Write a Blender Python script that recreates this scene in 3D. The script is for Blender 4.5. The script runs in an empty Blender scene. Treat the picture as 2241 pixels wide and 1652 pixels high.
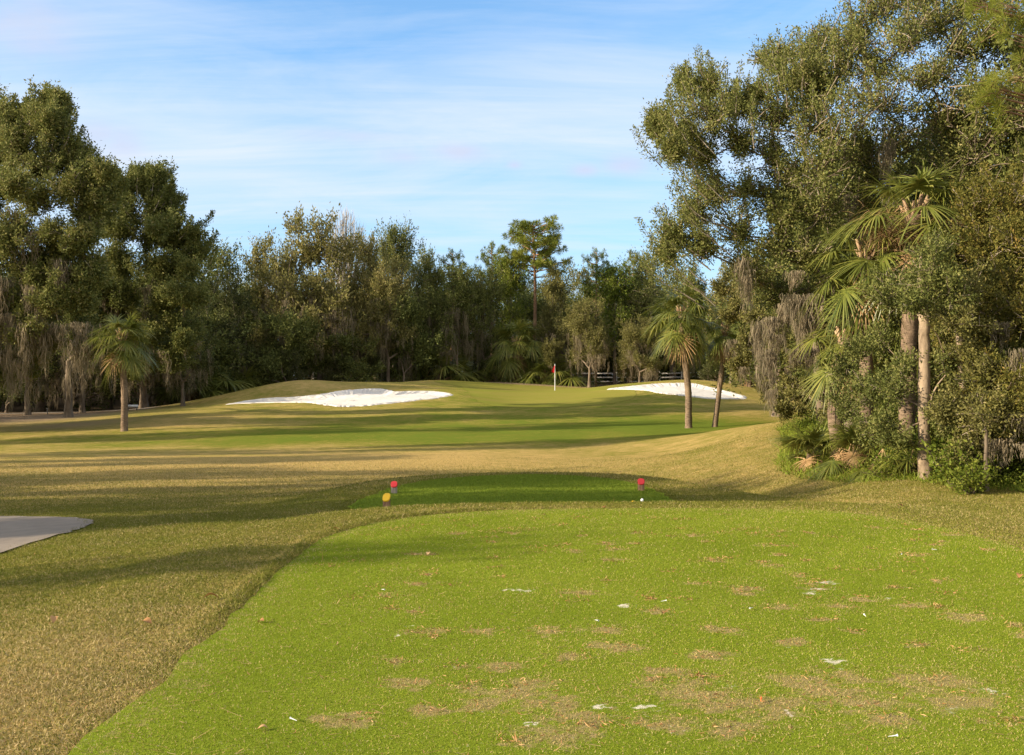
import bpy, math, numpy as np
from mathutils import Vector
scn = bpy.context.scene
COL = scn.collection
PI = math.pi
F = 2152.0; CAMZ = 1.6; CX = 1120.5; HZ = 830.0      # field of view of the lens, eye height, horizon row

def at(x, y, Y):
    return np.array([(x - CX) / F * Y, Y, CAMZ - (y - HZ) / F * Y])

# ---------------------------------------------------------------- objects
def tag(o, label=None, cat=None, group=None, kind=None):
    if label: o['label'] = label
    if cat: o['category'] = cat
    if group: o['group'] = group
    if kind: o['kind'] = kind
    return o

def empty(name, loc, rz=0.0, label=None, cat=None, group=None):
    o = bpy.data.objects.new(name, None); COL.objects.link(o)
    o.empty_display_size = 0.2
    o.location = tuple(float(v) for v in loc); o.rotation_euler = (0, 0, rz)
    return tag(o, label, cat, group)

def copy_tree(o, parent=None):
    c = o.copy(); COL.objects.link(c)
    if parent is not None: c.parent = parent
    for ch in list(o.children): copy_tree(ch, c)
    return c

class Acc:
    """collects verts and quads (numpy) with a tint value per face"""
    def __init__(s): s.v = []; s.f = []; s.t = []; s.n = 0
    def add(s, v, f, t=0.5):
        v = np.asarray(v, float).reshape(-1, 3); f = np.asarray(f, int).reshape(-1, 4)
        s.v.append(v); s.f.append(f + s.n); s.n += len(v)
        t = np.asarray(t, float)
        s.t.append(np.full(len(f), float(t)) if t.ndim == 0 else t)
    def arrays(s): return np.concatenate(s.v), np.concatenate(s.f), np.concatenate(s.t)
    def mesh(s, name, mat, smooth=False, extra=None):
        v, f, t = s.arrays()
        me = bpy.data.meshes.new(name)
        me.vertices.add(len(v)); me.vertices.foreach_set('co', v.astype(np.float32).ravel())
        me.loops.add(len(f) * 4); me.loops.foreach_set('vertex_index', f.astype(np.int32).ravel())
        me.polygons.add(len(f)); me.polygons.foreach_set('loop_start', np.arange(0, len(f) * 4, 4, dtype=np.int32))
        me.polygons.foreach_set('loop_total', np.full(len(f), 4, dtype=np.int32))
        a = me.attributes.new('tint', 'FLOAT', 'FACE'); a.data.foreach_set('value', t.astype(np.float32))
        if extra:
            for k, arr in extra.items():
                a = me.attributes.new(k, 'FLOAT', 'POINT'); a.data.foreach_set('value', np.asarray(arr, np.float32))
        if smooth: me.polygons.foreach_set('use_smooth', np.ones(len(f), dtype=bool))
        me.materials.append(mat); me.update(calc_edges=True); me.validate()
        return me
    def build(s, name, mat, parent=None, smooth=False, extra=None):
        o = bpy.data.objects.new(name, s.mesh(name, mat, smooth, extra)); COL.objects.link(o)
        if parent is not None: o.parent = parent
        return o

def unit(a): return a / np.maximum(np.linalg.norm(a, axis=-1, keepdims=True), 1e-9)

def leaves(acc, c, d, L, W, tint, rng, bend=0.25):
    """one folded diamond per leaf: c base points, d directions"""
    n = len(c)
    if n == 0: return
    d = unit(d); r = rng.normal(size=(n, 3)); s = unit(np.cross(d, r)); up = np.cross(s, d)
    L = np.broadcast_to(L, (n,))[:, None]; W = np.broadcast_to(W, (n,))[:, None]
    m = c + d * L * 0.45 + up * L * bend * 0.4
    v = np.stack([c, m + s * W * .5, c + d * L, m - s * W * .5], 1)
    acc.add(v, np.arange(4 * n).reshape(n, 4), np.broadcast_to(tint, (n,)))

def tube(acc, pts, rad, k=6, tint=0.5):
    pts = np.asarray(pts, float); rad = np.broadcast_to(rad, (len(pts),))
    t = unit(np.gradient(pts, axis=0))
    ref = np.array([0, 0, 1.0]) if abs(t[0][2]) < 0.8 else np.array([1.0, 0, 0])
    a = unit(np.cross(t, ref)); b = np.cross(t, a)
    th = np.arange(k) * 2 * PI / k
    v = pts[:, None] + rad[:, None, None] * (np.cos(th)[None, :, None] * a[:, None] + np.sin(th)[None, :, None] * b[:, None])
    i = np.arange(len(pts) - 1)[:, None] * k; j = np.arange(k)[None, :]; j2 = (j + 1) % k
    f = np.stack([i + j, i + j2, i + k + j2, i + k + j], -1).reshape(-1, 4)
    acc.add(v, f, tint)

def ribbons(acc, base, dirs, side, L, W, droop, tint, seg=3, wave=None):
    """n tapered strips of seg quads"""
    n = len(base); L = np.broadcast_to(L, (n,)); W = np.broadcast_to(W, (n,)); droop = np.broadcast_to(droop, (n,))
    vs = []
    for i in range(seg + 1):
        t = i / seg
        p = base + dirs * (L * t)[:, None]
        p = p + np.array([0, 0, -1.0]) * (droop * L * t * t)[:, None]
        if wave is not None: p = p + wave * (math.sin(t * 3.0 + .3) * 1.0)
        w = (W * (1 - t * .85) * (0.55 if i == 0 else 1))[:, None]
        vs += [p + side * w * .5, p - side * w * .5]
    v = np.stack(vs, 1)
    q = np.array([[2 * i, 2 * i + 1, 2 * i + 3, 2 * i + 2] for i in range(seg)])
    f = (np.arange(n)[:, None, None] * (2 * seg + 2) + q[None]).reshape(-1, 4)
    acc.add(v, f, np.repeat(np.broadcast_to(tint, (n,)), seg))

# ---------------------------------------------------------------- materials
def mat(name):
    m = bpy.data.materials.new(name); m.use_nodes = True
    nt = m.node_tree; nt.nodes.clear()
    return m, nt
def nd(nt, t, **k):
    n = nt.nodes.new(t)
    for a, b in k.items(): setattr(n, a, b)
    return n
def ramp(nt, fac, stops):
    r = nd(nt, 'ShaderNodeValToRGB'); e = r.color_ramp.elements
    while len(e) > 1: e.remove(e[-1])
    e[0].position = stops[0][0]; e[0].color = (*stops[0][1], 1)
    for p, c in stops[1:]:
        q = e.new(p); q.color = (*c, 1)
    nt.links.new(fac, r.inputs[0]); return r.outputs[0]
def noise(nt, scale, detail=4, rough=.55, vec=None, dist=0.0):
    n = nd(nt, 'ShaderNodeTexNoise'); n.inputs['Scale'].default_value = scale
    n.inputs['Detail'].default_value = detail; n.inputs['Roughness'].default_value = rough
    n.inputs['Distortion'].default_value = dist
    if vec is not None: nt.links.new(vec, n.inputs['Vector'])
    return n.outputs['Fac']
def math_(nt, op, a, b=0.0, c=None, clamp=False):
    n = nd(nt, 'ShaderNodeMath', operation=op, use_clamp=clamp)
    for i, v in enumerate([a, b] + ([c] if c is not None else [])):
        if isinstance(v, (int, float)): n.inputs[i].default_value = v
        else: nt.links.new(v, n.inputs[i])
    return n.outputs[0]
def mixc(nt, fac, a, b, blend='MIX'):
    n = nd(nt, 'ShaderNodeMix', data_type='RGBA', blend_type=blend)
    for sock, v in ((n.inputs[0], fac), (n.inputs[6], a), (n.inputs[7], b)):
        if isinstance(v, (int, float)): sock.default_value = v
        elif isinstance(v, tuple): sock.default_value = (*v, 1)
        else: nt.links.new(v, sock)
    return n.outputs[2]
def attr(nt, name):
    n = nd(nt, 'ShaderNodeAttribute'); n.attribute_name = name; return n.outputs['Fac']
def pos(nt, scale=(1, 1, 1)):
    g = nd(nt, 'ShaderNodeNewGeometry'); m = nd(nt, 'ShaderNodeMapping'); m.inputs['Scale'].default_value = scale
    nt.links.new(g.outputs['Position'], m.inputs['Vector']); return m.outputs[0]
def finish(nt, col, rough=.8, bump=None, bs=.3, bd=.02, spec=.3, trans=0.0, tcol=None):
    o = nd(nt, 'ShaderNodeOutputMaterial'); p = nd(nt, 'ShaderNodeBsdfPrincipled')
    if isinstance(col, tuple): p.inputs['Base Color'].default_value = (*col, 1)
    else: nt.links.new(col, p.inputs['Base Color'])
    p.inputs['Roughness'].default_value = rough; p.inputs['Specular IOR Level'].default_value = spec
    if bump is not None:
        b = nd(nt, 'ShaderNodeBump'); b.inputs['Strength'].default_value = bs; b.inputs['Distance'].default_value = bd
        nt.links.new(bump, b.inputs['Height']); nt.links.new(b.outputs[0], p.inputs['Normal'])
    if trans > 0:
        t = nd(nt, 'ShaderNodeBsdfTranslucent'); mx = nd(nt, 'ShaderNodeMixShader'); mx.inputs[0].default_value = trans
        nt.links.new(tcol if tcol is not None else col, t.inputs[0])
        nt.links.new(p.outputs[0], mx.inputs[1]); nt.links.new(t.outputs[0], mx.inputs[2])
        nt.links.new(mx.outputs[0], o.inputs[0])
    else: nt.links.new(p.outputs[0], o.inputs[0])

def leaf_mat(name, stops, rough=.6, trans=.28, spec=.12, objvar=.25):
    m, nt = mat(name)
    t = attr(nt, 'tint')
    oi = nd(nt, 'ShaderNodeObjectInfo')
    t2 = math_(nt, 'ADD', t, math_(nt, 'MULTIPLY_ADD', oi.outputs['Random'], objvar, -objvar / 2), clamp=True)
    c = ramp(nt, t2, stops)
    finish(nt, c, rough, spec=spec, trans=trans)
    return m

M = {}
M['oak'] = leaf_mat('oak_leaf', [(0, (.055, .068, .018)), (.45, (.155, .175, .045)), (.8, (.26, .25, .075)), (1, (.36, .31, .13))])
M['oak_olive'] = leaf_mat('oak_leaf_olive', [(0, (.08, .08, .025)), (.45, (.20, .19, .055)), (.8, (.30, .26, .09)), (1, (.38, .31, .14))])
M['bright'] = leaf_mat('bright_leaf', [(0, (.05, .08, .012)), (.5, (.14, .18, .022)), (1, (.27, .27, .05))])
M['dark'] = leaf_mat('dark_leaf', [(0, (.035, .045, .014)), (.5, (.10, .11, .034)), (1, (.20, .185, .075))])
M['brown'] = leaf_mat('autumn_leaf', [(0, (.08, .085, .018)), (.5, (.18, .165, .035)), (.85, (.28, .20, .05)), (1, (.40, .20, .06))])
M['pine'] = leaf_mat('pine_needles', [(0, (.06, .09, .012)), (.5, (.16, .20, .025)), (1, (.30, .29, .05))], trans=.3)
M['moss'] = leaf_mat('spanish_moss', [(0, (.13, .115, .075)), (.5, (.25, .205, .135)), (1, (.40, .32, .21))], rough=.9, trans=.25, spec=.05)
M['palm'] = leaf_mat('palm_leaf', [(0, (.07, .10, .02)), (.5, (.19, .21, .035)), (1, (.38, .34, .08))], rough=.4, trans=.3, spec=.5)
M['palm_dry'] = leaf_mat('dry_palm_leaf', [(0, (.20, .12, .05)), (.5, (.40, .25, .12)), (1, (.55, .38, .20))], rough=.8, trans=.2, spec=.1)
M['branch'] = leaf_mat('thin_branch', [(0, (.15, .115, .08)), (1, (.40, .33, .25))], rough=.9, trans=0.0, spec=.05)
M['twig'] = leaf_mat('bare_twig', [(0, (.28, .24, .20)), (1, (.55, .50, .44))], rough=.8, trans=0.0, spec=.1)
M['blade'] = leaf_mat('tee_blade', [(0, (.15, .17, .012)), (.6, (.275, .325, .022)), (.8, (.41, .37, .07)), (.86, (.44, .33, .10)), (1, (.56, .44, .21))], rough=.6, trans=.3, spec=.2, objvar=0)
M['rblade'] = leaf_mat('rough_blade', [(0, (.11, .125, .014)), (.4, (.225, .22, .032)), (.55, (.34, .27, .08)), (1, (.54, .42, .21))], rough=.7, trans=.25, spec=.2, objvar=0)
M['dblade'] = leaf_mat('weed_blade', [(0, (.12, .17, .015)), (.6, (.22, .28, .03)), (1, (.36, .34, .07))], rough=.6, trans=.3, objvar=0)

def bark(name, dark, light, scale=6, stretch=.25):
    m, nt = mat(name)
    tc = nd(nt, 'ShaderNodeTexCoord'); mp = nd(nt, 'ShaderNodeMapping'); mp.inputs['Scale'].default_value = (1, 1, stretch)
    nt.links.new(tc.outputs['Object'], mp.inputs['Vector'])
    n = noise(nt, scale, 6, .65, mp.outputs[0]); n2 = noise(nt, 1.3, 3, .5, tc.outputs['Object'])
    c = ramp(nt, n, [(.3, dark), (.7, light)])
    c = mixc(nt, ramp(nt, n2, [(.45, (0, 0, 0)), (.7, (.6, .6, .6))]), c, tuple(v * 1.4 for v in light))
    finish(nt, c, .9, n, .6, .03, .1); return m
M['bark'] = bark('oak_bark', (.07, .052, .036), (.24, .185, .13))
M['pale_bark'] = bark('pale_bark', (.10, .072, .048), (.40, .30, .20), 9, .45)
M['pine_bark'] = bark('pine_bark', (.13, .07, .04), (.36, .22, .13), 5)
M['palm_bark'] = bark('palm_bark', (.07, .05, .035), (.29, .205, .135), 9, 2.6)
M['boot'] = bark('palm_boot', (.20, .13, .08), (.50, .34, .20), 8)

# ground materials --------------------------------------------------------
def ground_mat():
    m, nt = mat('rough_grass')
    P = pos(nt); lush = attr(nt, 'lush'); bare = attr(nt, 'bare')
    n1 = noise(nt, .35, 5, .6, P); n2 = noise(nt, 2.4, 8, .75, pos(nt, (.8, 1.0, 1))); n3 = noise(nt, 45, 4, .7, P); n4 = noise(nt, 14, 4, .7, P)
    k = math_(nt, 'ADD', lush, math_(nt, 'MULTIPLY_ADD', n1, 1.0, -.5))
    k = math_(nt, 'ADD', k, math_(nt, 'MULTIPLY_ADD', n2, 1.5, -.75))
    k = math_(nt, 'ADD', k, math_(nt, 'MULTIPLY_ADD', n3, .7, -.35))
    k = math_(nt, 'ADD', k, math_(nt, 'MULTIPLY_ADD', n4, .5, -.25), clamp=True)
    c = ramp(nt, k, [(0, (.52, .36, .13)), (.3, (.35, .275, .08)), (.55, (.245, .225, .045)), (.8, (.165, .195, .028)), (1, (.15, .195, .028))])
    c = mixc(nt, bare, c, ramp(nt, n2, [(.3, (.16, .11, .075)), (.7, (.33, .24, .17))]))
    h = math_(nt, 'ADD', n3, math_(nt, 'MULTIPLY', n4, 1.2))
    finish(nt, c, 1, h, .8, .05, .0); return m
M['ground'] = ground_mat()
def tee_mat(name, base, lite):
    m, nt = mat(name)
    P = pos(nt); dirt = attr(nt, 'dirt'); sand = attr(nt, 'sand')
    n1 = noise(nt, .8, 4, .6, P); n3 = noise(nt, 120, 3, .7, P); n4 = noise(nt, 20, 4, .7, P)
    k = math_(nt, 'ADD', math_(nt, 'MULTIPLY', n1, .6), math_(nt, 'MULTIPLY', n3, .4))
    c = ramp(nt, k, [(.3, base), (.7, lite)])
    n6 = noise(nt, 9, 6, .7, P); d = math_(nt, 'MULTIPLY', math_(nt, 'ADD', math_(nt, 'MULTIPLY_ADD', n6, 2.6, -1.7), dirt), 2.4, clamp=True); d = math_(nt, 'MULTIPLY', d, math_(nt, 'MULTIPLY_ADD', n3, 2.2, -.35, clamp=True))
    c = mixc(nt, d, c, ramp(nt, n3, [(.3, (.24, .16, .07)), (.7, (.48, .35, .17))]))
    n5 = noise(nt, 28, 6, .75, P); s = math_(nt, 'MULTIPLY', math_(nt, 'ADD', math_(nt, 'MULTIPLY_ADD', n5, 4.0, -2.55), sand), 2.5, clamp=True)
    c = mixc(nt, math_(nt, 'MULTIPLY', s, .85), c, (.80, .70, .56))
    finish(nt, c, 1, math_(nt, 'ADD', n3, n4), .7, .02, 0.0); return m
M['tee'] = tee_mat('tee_turf', (.145, .20, .014), (.235, .285, .028))
M['tee2'] = tee_mat('forward_tee_turf', (.16, .23, .022), (.21, .27, .03))
def green_mat():
    m, nt = mat('putting_turf')
    n1 = noise(nt, .12, 4, .6, pos(nt, (.6, 2.2, 1))); n2 = noise(nt, 1.5, 4, .6, pos(nt, (.5, 1.5, 1))); n3 = noise(nt, 25, 2, .6, pos(nt))
    k = math_(nt, 'ADD', math_(nt, 'MULTIPLY', n1, .6), math_(nt, 'MULTIPLY', n2, .3)); k = math_(nt, 'MULTIPLY_ADD', n3, .12, k)
    c = ramp(nt, k, [(.34, (.19, .215, .032)), (.46, (.22, .215, .038)), (.56, (.25, .22, .048)), (.68, (.185, .21, .032))])
    finish(nt, c, 1, n3, .3, .02, 0.0); return m
M['green'] = green_mat()
def sand_mat():
    m, nt = mat('white_sand')
    n = noise(nt, 2.0, 5, .6, pos(nt, (1, 2.5, 1))); n2 = noise(nt, .5, 3, .5, pos(nt))
    finish(nt, ramp(nt, n2, [(.3, (.66, .61, .54)), (.7, (.76, .72, .66))]), .95, n, .9, .15, .0); return m
M['sand'] = sand_mat()
def path_mat():
    m, nt = mat('path_concrete')
    n = noise(nt, 1.6, 7, .75, pos(nt)); n2 = noise(nt, 60, 3, .6, pos(nt))
    c = ramp(nt, n, [(.3, (.17, .14, .11)), (.7, (.29, .24, .185))])
    c = mixc(nt, math_(nt, 'MULTIPLY', n2, .3), c, (.36, .31, .26))
    finish(nt, c, .9, n2, .3, .01, .1); return m
M['path'] = path_mat()
def paint(name, col, rough=.5, spec=.3, var=.12):
    m, nt = mat(name); n = noise(nt, 30, 3, .6)
    finish(nt, ramp(nt, n, [(.3, tuple(v * (1 - var) for v in col)), (.7, col)]), rough, n, .15, .01, spec); return m
M['red'] = paint('red_paint', (.72, .045, .05)); M['yellow'] = paint('yellow_paint', (.95, .56, .03)); M['white'] = paint('white_paint', (.8, .8, .78))
M['fence'] = paint('weathered_white', (.62, .58, .50))
M['flag'] = paint('red_cloth', (.72, .02, .03), .8); M['wood'] = bark('post_wood', (.16, .08, .045), (.42, .25, .15), 25, .2)
M['greywood'] = bark('weathered_wood', (.17, .14, .11), (.40, .35, .29), 25, .2)
M['dryleaf'] = leaf_mat('fallen_leaf', [(0, (.20, .09, .03)), (.5, (.42, .22, .09)), (1, (.62, .40, .20))], rough=.7, trans=.1)
M['orange'] = paint('orange_plastic', (.85, .16, .04)); M['cable'] = paint('dark_stake', (.05, .05, .045))
M['soil'] = paint('soil', (.10, .065, .04), .95)

# ---------------------------------------------------------------- terrain
CP = []   # control points: X, Y, Z measured from the lie of the land
def cw(*r): CP.extend(r)
def ci(*r): CP.extend([tuple(at(*q)) for q in r])
cw((-2.3, 4, -.03), (-2.3, 9, -.05), (-4, 5, -.14), (-6, 8, -.30), (-7, 13, -.38), (-12, 13, -.45), (-4, 12, -.2), (-3.2, 15, -.38), (-20, 10, -.4), (-6, -6, -.2), (0, -10, 0), (9, -6, 0),
   (0, 5, 0), (3, 8, 0), (1, 11, 0), (5.2, 6, -.03), (5.5, 10, -.08), (7, 12, -.08), (9, 8, 0), (7.5, 14.5, -.03),
   (0, 15, -.33), (0, 19, -.4), (-3, 20, -.6), (0, 23, -.74), (-6, 20, -.62), (0, 30, -.85), (-4, 27, -.84), (0, 40, -.78), (4, 35, -.82), (5, 48, -.62), (-3, 48, -.62), (-10, 35, -.9),
   (4.6, 20.5, -.62), (3.5, 24, -.75), (5.3, 17.5, -.42), (5.7, 24, -.3), (7.3, 25, .09), (6.6, 19, .0), (6.4, 15.8, -.02), (8.4, 30, .34), (11, 28, .6), (14, 24, .6), (10, 20, .4), (5.6, 31, -.6), (7.2, 34.5, -.2), (9, 40, -.5), (14, 46, -.3), (12, 35, .2), (20, 60, -.2), (26, 80, .1), (20, 30, .6), (20, 15, .3),
   (-24, 32, -.9), (-15, 22, -.7), (-30, 20, -.6), (-40, 45, -.7), (-45, 70, -.7), (-30, 95, -.4), (-20, 86, -.4), (-5, 100, .75), (5, 102, .7), (18, 100, .7), (30, 105, .9), (0, 120, 1.3), (40, 120, 1.3), (-40, 120, 1.0),
   (0, 200, 1.2), (-150, 100, 0), (150, 100, 1), (0, 600, 1), (-400, 500, 0), (400, 500, 1), (-300, -50, 0), (300, -50, 0), (0, -60, 0))
ci((1120, 905, 55), (1120, 880, 66), (1214, 855, 79), (1120, 843, 88), (1000, 833, 88), (930, 832, 87), (1120, 837, 92), (1320, 849, 88), (1220, 843, 92),
   (660, 833, 72), (600, 843, 71), (560, 856, 70), (500, 869, 69), (440, 884, 68), (380, 892, 66), (760, 836, 74), (850, 837, 76), (930, 838, 80),
   (750, 858, 68.5), (840, 853, 70), (960, 857, 70), (640, 871, 67.5), (700, 888, 61.5), (760, 892, 61), (900, 884, 62), (600, 883, 64), (1000, 868, 66), (1060, 862, 70), (1060, 885, 62),
   (760, 906, 55), (500, 901, 58), (400, 906, 54), (900, 905, 54), (272, 943, 45), (50, 930, 52), (0, 962, 42), (100, 903, 69), (250, 898, 72), (300, 893, 78),
   (1510, 868, 66), (1400, 855, 69), (1340, 850, 72), (1510, 842, 73), (1560, 834, 76), (1620, 849, 75), (1660, 870, 70), (1700, 888, 62), (1600, 898, 56), (1450, 906, 53), (1300, 906, 54), (1630, 925, 48), (1700, 918, 50), (1420, 838, 82))
CP = np.array(CP); _A = CP[:, :2] / 50.0
def _k(r2): return np.where(r2 > 1e-12, r2 * np.log(np.maximum(r2, 1e-12)) * .5, 0)
_n = len(CP); _K = _k(((_A[:, None] - _A[None]) ** 2).sum(-1)) + np.eye(_n) * 2e-5
_P = np.c_[np.ones(_n), _A]
_S = np.linalg.solve(np.r_[np.c_[_K, _P], np.c_[_P.T, np.zeros((3, 3))]], np.r_[CP[:, 2], np.zeros(3)])
def sm(a, b, x): t = np.clip((x - a) / (b - a), 0, 1); return t * t * (3 - 2 * t)

class Poly:
    """star shaped outline in plan, smoothed"""
    def __init__(s, pts, c=None, wob=0, seed=0, n=240, smooth=3):
        p = np.array(pts, float)[:, :2]
        m = len(p); t = np.linspace(0, m, n, endpoint=False); i = t.astype(int); f = (t - i)[:, None]
        def g(k): return p[(i + k) % m]
        q = .5 * (2 * g(0) + (g(1) - g(-1)) * f + (2 * g(-1) - 5 * g(0) + 4 * g(1) - g(2)) * f ** 2 + (3 * g(0) - g(-1) - 3 * g(1) + g(2)) * f ** 3)
        s.c = p.mean(0) if c is None else np.array(c)
        if wob:
            r = np.random.RandomState(seed); w = r.normal(size=n)
            w = (w + np.roll(w, 1)) * .5
            q = s.c + (q - s.c) * 1.0 + unit(q - s.c) * (w * wob)[:, None]
        s.q = q
        th = np.arctan2(q[:, 1] - s.c[1], q[:, 0] - s.c[0]); o = np.argsort(th)
        s.th = th[o]; s.r = np.linalg.norm(q - s.c, axis=1)[o]
    def rel(s, X, Y):
        dx = X - s.c[0]; dy = Y - s.c[1]
        R = np.interp(np.arctan2(dy, dx), s.th, s.r, period=2 * PI)
        return np.hypot(dx, dy) / R
    def dist(s, X, Y):   # approx signed distance, negative inside
        dx = X - s.c[0]; dy = Y - s.c[1]
        return np.hypot(dx, dy) - np.interp(np.arctan2(dy, dx), s.th, s.r, period=2 * PI)

NEAR = Poly([(-1.75, -6), (-1.8, 0), (-1.85, 4.2), (-1.9, 6.5), (-1.95, 8.2), (-1.9, 9.8), (-1.55, 10.8), (-.9, 11.55), (.2, 12.0), (2, 12.1), (3.6, 11.9), (4.4, 11.0), (4.7, 9.5), (4.7, 8), (4.8, 4), (4.8, 0), (4.8, -6)], c=(1.4, 4.5), wob=.03)
NPLAT = Poly([(-2.5, -7), (-2.6, 0), (-2.8, 4), (-2.8, 9), (-2.4, 11.4), (-1.2, 12.5), (1, 12.9), (3, 12.9), (4.9, 12.4), (5.6, 10.6), (5.7, 8), (5.8, 0), (5.8, -7)], c=(1.4, 4.5))
FWD = Poly([(-2.35, 14.6), (-2.25, 16.5), (-1.75, 18.3), (-.9, 19.3), (.6, 19.6), (1.8, 18.9), (2.4, 17.6), (2.55, 16), (2.5, 14.6), (1, 13.9), (-1, 13.9)], c=(.15, 16.5), wob=.04)
FPLAT = Poly([(-3.0, 14), (-3.1, 16.5), (-2.5, 19), (-1.3, 20.1), (.6, 20.4), (2.6, 19.9), (3.6, 18), (4.3, 15.8), (4.5, 14), (1, 13.6), (-1.5, 13.6)], c=(.3, 16.6))
def ipoly(pts): return [at(x, y, Y)[:2] for x, y, Y in pts]
BUNK = Poly(ipoly([(497, 880, 65.2), (560, 873, 67), (640, 872, 67.4), (700, 869, 67.6), (750, 858, 68.7), (800, 854, 69.6), (840, 853, 70), (868, 862, 68.6), (900, 860, 69), (950, 857, 69.6), (978, 861, 68.6), (990, 868, 66.6), (960, 873, 65), (900, 880, 63.3), (830, 886, 62), (760, 890, 61.2), (715, 888, 61.6), (670, 882, 63.5), (600, 882, 64.3), (540, 882, 64.8)]), wob=.11, seed=3, n=400)
BUNK2 = Poly(ipoly([(1328, 848, 71), (1380, 845, 72), (1440, 842, 73), (1510, 840, 73.5), (1545, 846, 72.5), (1590, 852, 71), (1628, 860, 69), (1622, 868, 66.5), (1560, 871, 65), (1500, 867, 66), (1445, 863, 67.2), (1410, 855, 69)]), wob=.11, seed=4, n=400)
BUNK.c = np.array(at(770, 872, 65.5)[:2]); BUNK2.c = np.array(at(1500, 857, 69)[:2])
for _b in (BUNK, BUNK2):
    th = np.arctan2(_b.q[:, 1] - _b.c[1], _b.q[:, 0] - _b.c[0]); o = np.argsort(th); _b.th = th[o]; _b.r = np.linalg.norm(_b.q - _b.c, axis=1)[o]
GREEN = Poly(ipoly([(1010, 852, 76), (1040, 880, 65), (1120, 890, 60), (1300, 888, 61), (1390, 870, 66), (1370, 856, 74), (1330, 849, 84), (1250, 845, 88), (1120, 840, 89), (1000, 834, 88), (950, 836, 84)]), c=at(1180, 860, 76)[:2], wob=.15, seed=5)

def hgt(X, Y):
    X = np.asarray(X, float); Y = np.asarray(Y, float); sh = X.shape; x = X.ravel() / 50; y = Y.ravel() / 50
    z = np.empty(len(x))
    for i in range(0, len(x), 40000):
        a = x[i:i + 40000]; b = y[i:i + 40000]
        z[i:i + 40000] = _k((a[:, None] - _A[:, 0]) ** 2 + (b[:, None] - _A[:, 1]) ** 2) @ _S[:_n] + _S[_n] + _S[_n + 1] * a + _S[_n + 2] * b
    z = z.reshape(sh)
    far = sm(140, 260, np.hypot(X, Y)); z = z * (1 - far) + 1.0 * far
    w = 1 - sm(-.25, 1.0, FPLAT.dist(X, Y)); z = z * (1 - w) + (-.33) * w
    w = 1 - sm(-.3, 1.3, NPLAT.dist(X, Y)); z = z * (1 - w) + .006 * np.sin(X * 1.3 + 1) * np.cos(Y * .9) * w
    for b, d in ((BUNK, .22), (BUNK2, .2)):
        z = z - d * (1 - sm(-.9, .05, b.dist(X, Y)))
        z = z + .05 * np.exp(-((b.dist(X, Y) - .6) / .6) ** 2)
    z = z + .03 * np.exp(-((NEAR.dist(X, Y) - .16) / .11) ** 2) * (1 - sm(-1.2, .5, X)) * sm(5, 8, Y)
    z = z + .012 * np.sin(X * 1.1 + .5 * Y) * np.cos(Y * .8 - X * .3) * sm(3, 8, np.abs(Y - 8)) + .02 * np.sin(X * .45 + 2) * np.cos(Y * .37)
    return z
def H(x, y): return float(hgt(np.array([x]), np.array([y]))[0])

def stretched(a, b, d0, growth, c=0.0):
    out = [c]; d = d0
    while out[-1] < b: out.append(out[-1] + d); d = d0 + growth * abs(out[-1] - c)
    lo = [c]; d = d0
    while lo[-1] > a: lo.append(lo[-1] - d); d = d0 + growth * abs(lo[-1] - c)
    return np.array(sorted(set(lo[1:] + out)))
xs = stretched(-900, 900, .11, .012); ys = stretched(-60, 1200, .09, .0055, 10.0)
gx, gy = np.meshgrid(xs, ys); gz = hgt(gx, gy)
nx, ny = len(xs), len(ys)
ii = (np.arange(ny - 1)[:, None] * nx + np.arange(nx - 1)[None]).ravel()
gf = np.stack([ii, ii + 1, ii + nx + 1, ii + nx], -1)
def blob(X, Y, cx, cy, rx, ry): return np.exp(-((X - cx) / rx) ** 2 - ((Y - cy) / ry) ** 2)
def lushf(X, Y):
    l = np.full(X.shape, .35)
    l += .40 * sm(36, 40, Y) * (1 - sm(51, 57, Y)) * sm(-17, -5, X) * (1 - sm(6, 14, X))      # fairway strip
    l += .22 * sm(53, 58, Y) * (1 - sm(75, 90, Y)) * sm(-8, -3, X) * (1 - sm(8, 14, X))
    l -= .28 * blob(X, Y, -1, 29, 9, 5.5)                                                      # straw coloured hollow
    l += .5 * blob(X, Y, 8.5, 46, 4.5, 4) + .35 * blob(X, Y, 5.2, 27.5, 1.0, 1.6)
    l += .20 * blob(X, Y, -12, 40, 14, 5) - .18 * blob(X, Y, -16, 50, 14, 3.5) + .15 * blob(X, Y, -5, 10, 3, 5) + .1 * blob(X, Y, -14, 60, 10, 3)
    l -= .10 * blob(X, Y, 6.5, 20, 2, 6) - .35 * blob(X, Y, 8.4, 22, 1.5, 5) + .25 * blob(X, Y, -3.5, 5, 2, 2.2)
    l += .20 * blob(X, Y, -4, 15.5, 5, 2.5) - .25 * blob(X, Y, -12, 70.5, 5, 1.4) + .1 * blob(X, Y, 3.5, 16, 1.2, 3)
    l -= .16 * sm(17, 21, Y) * (1 - sm(31, 36, Y)) * (1 - sm(-5, -1, X)); l -= .07 * sm(12, 15, Y) * (1 - sm(34, 38, Y)) * (1 - sm(-3, 0, X)); l += .22 * blob(X, Y, 1, 12.9, 5, .8)
    return l
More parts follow.
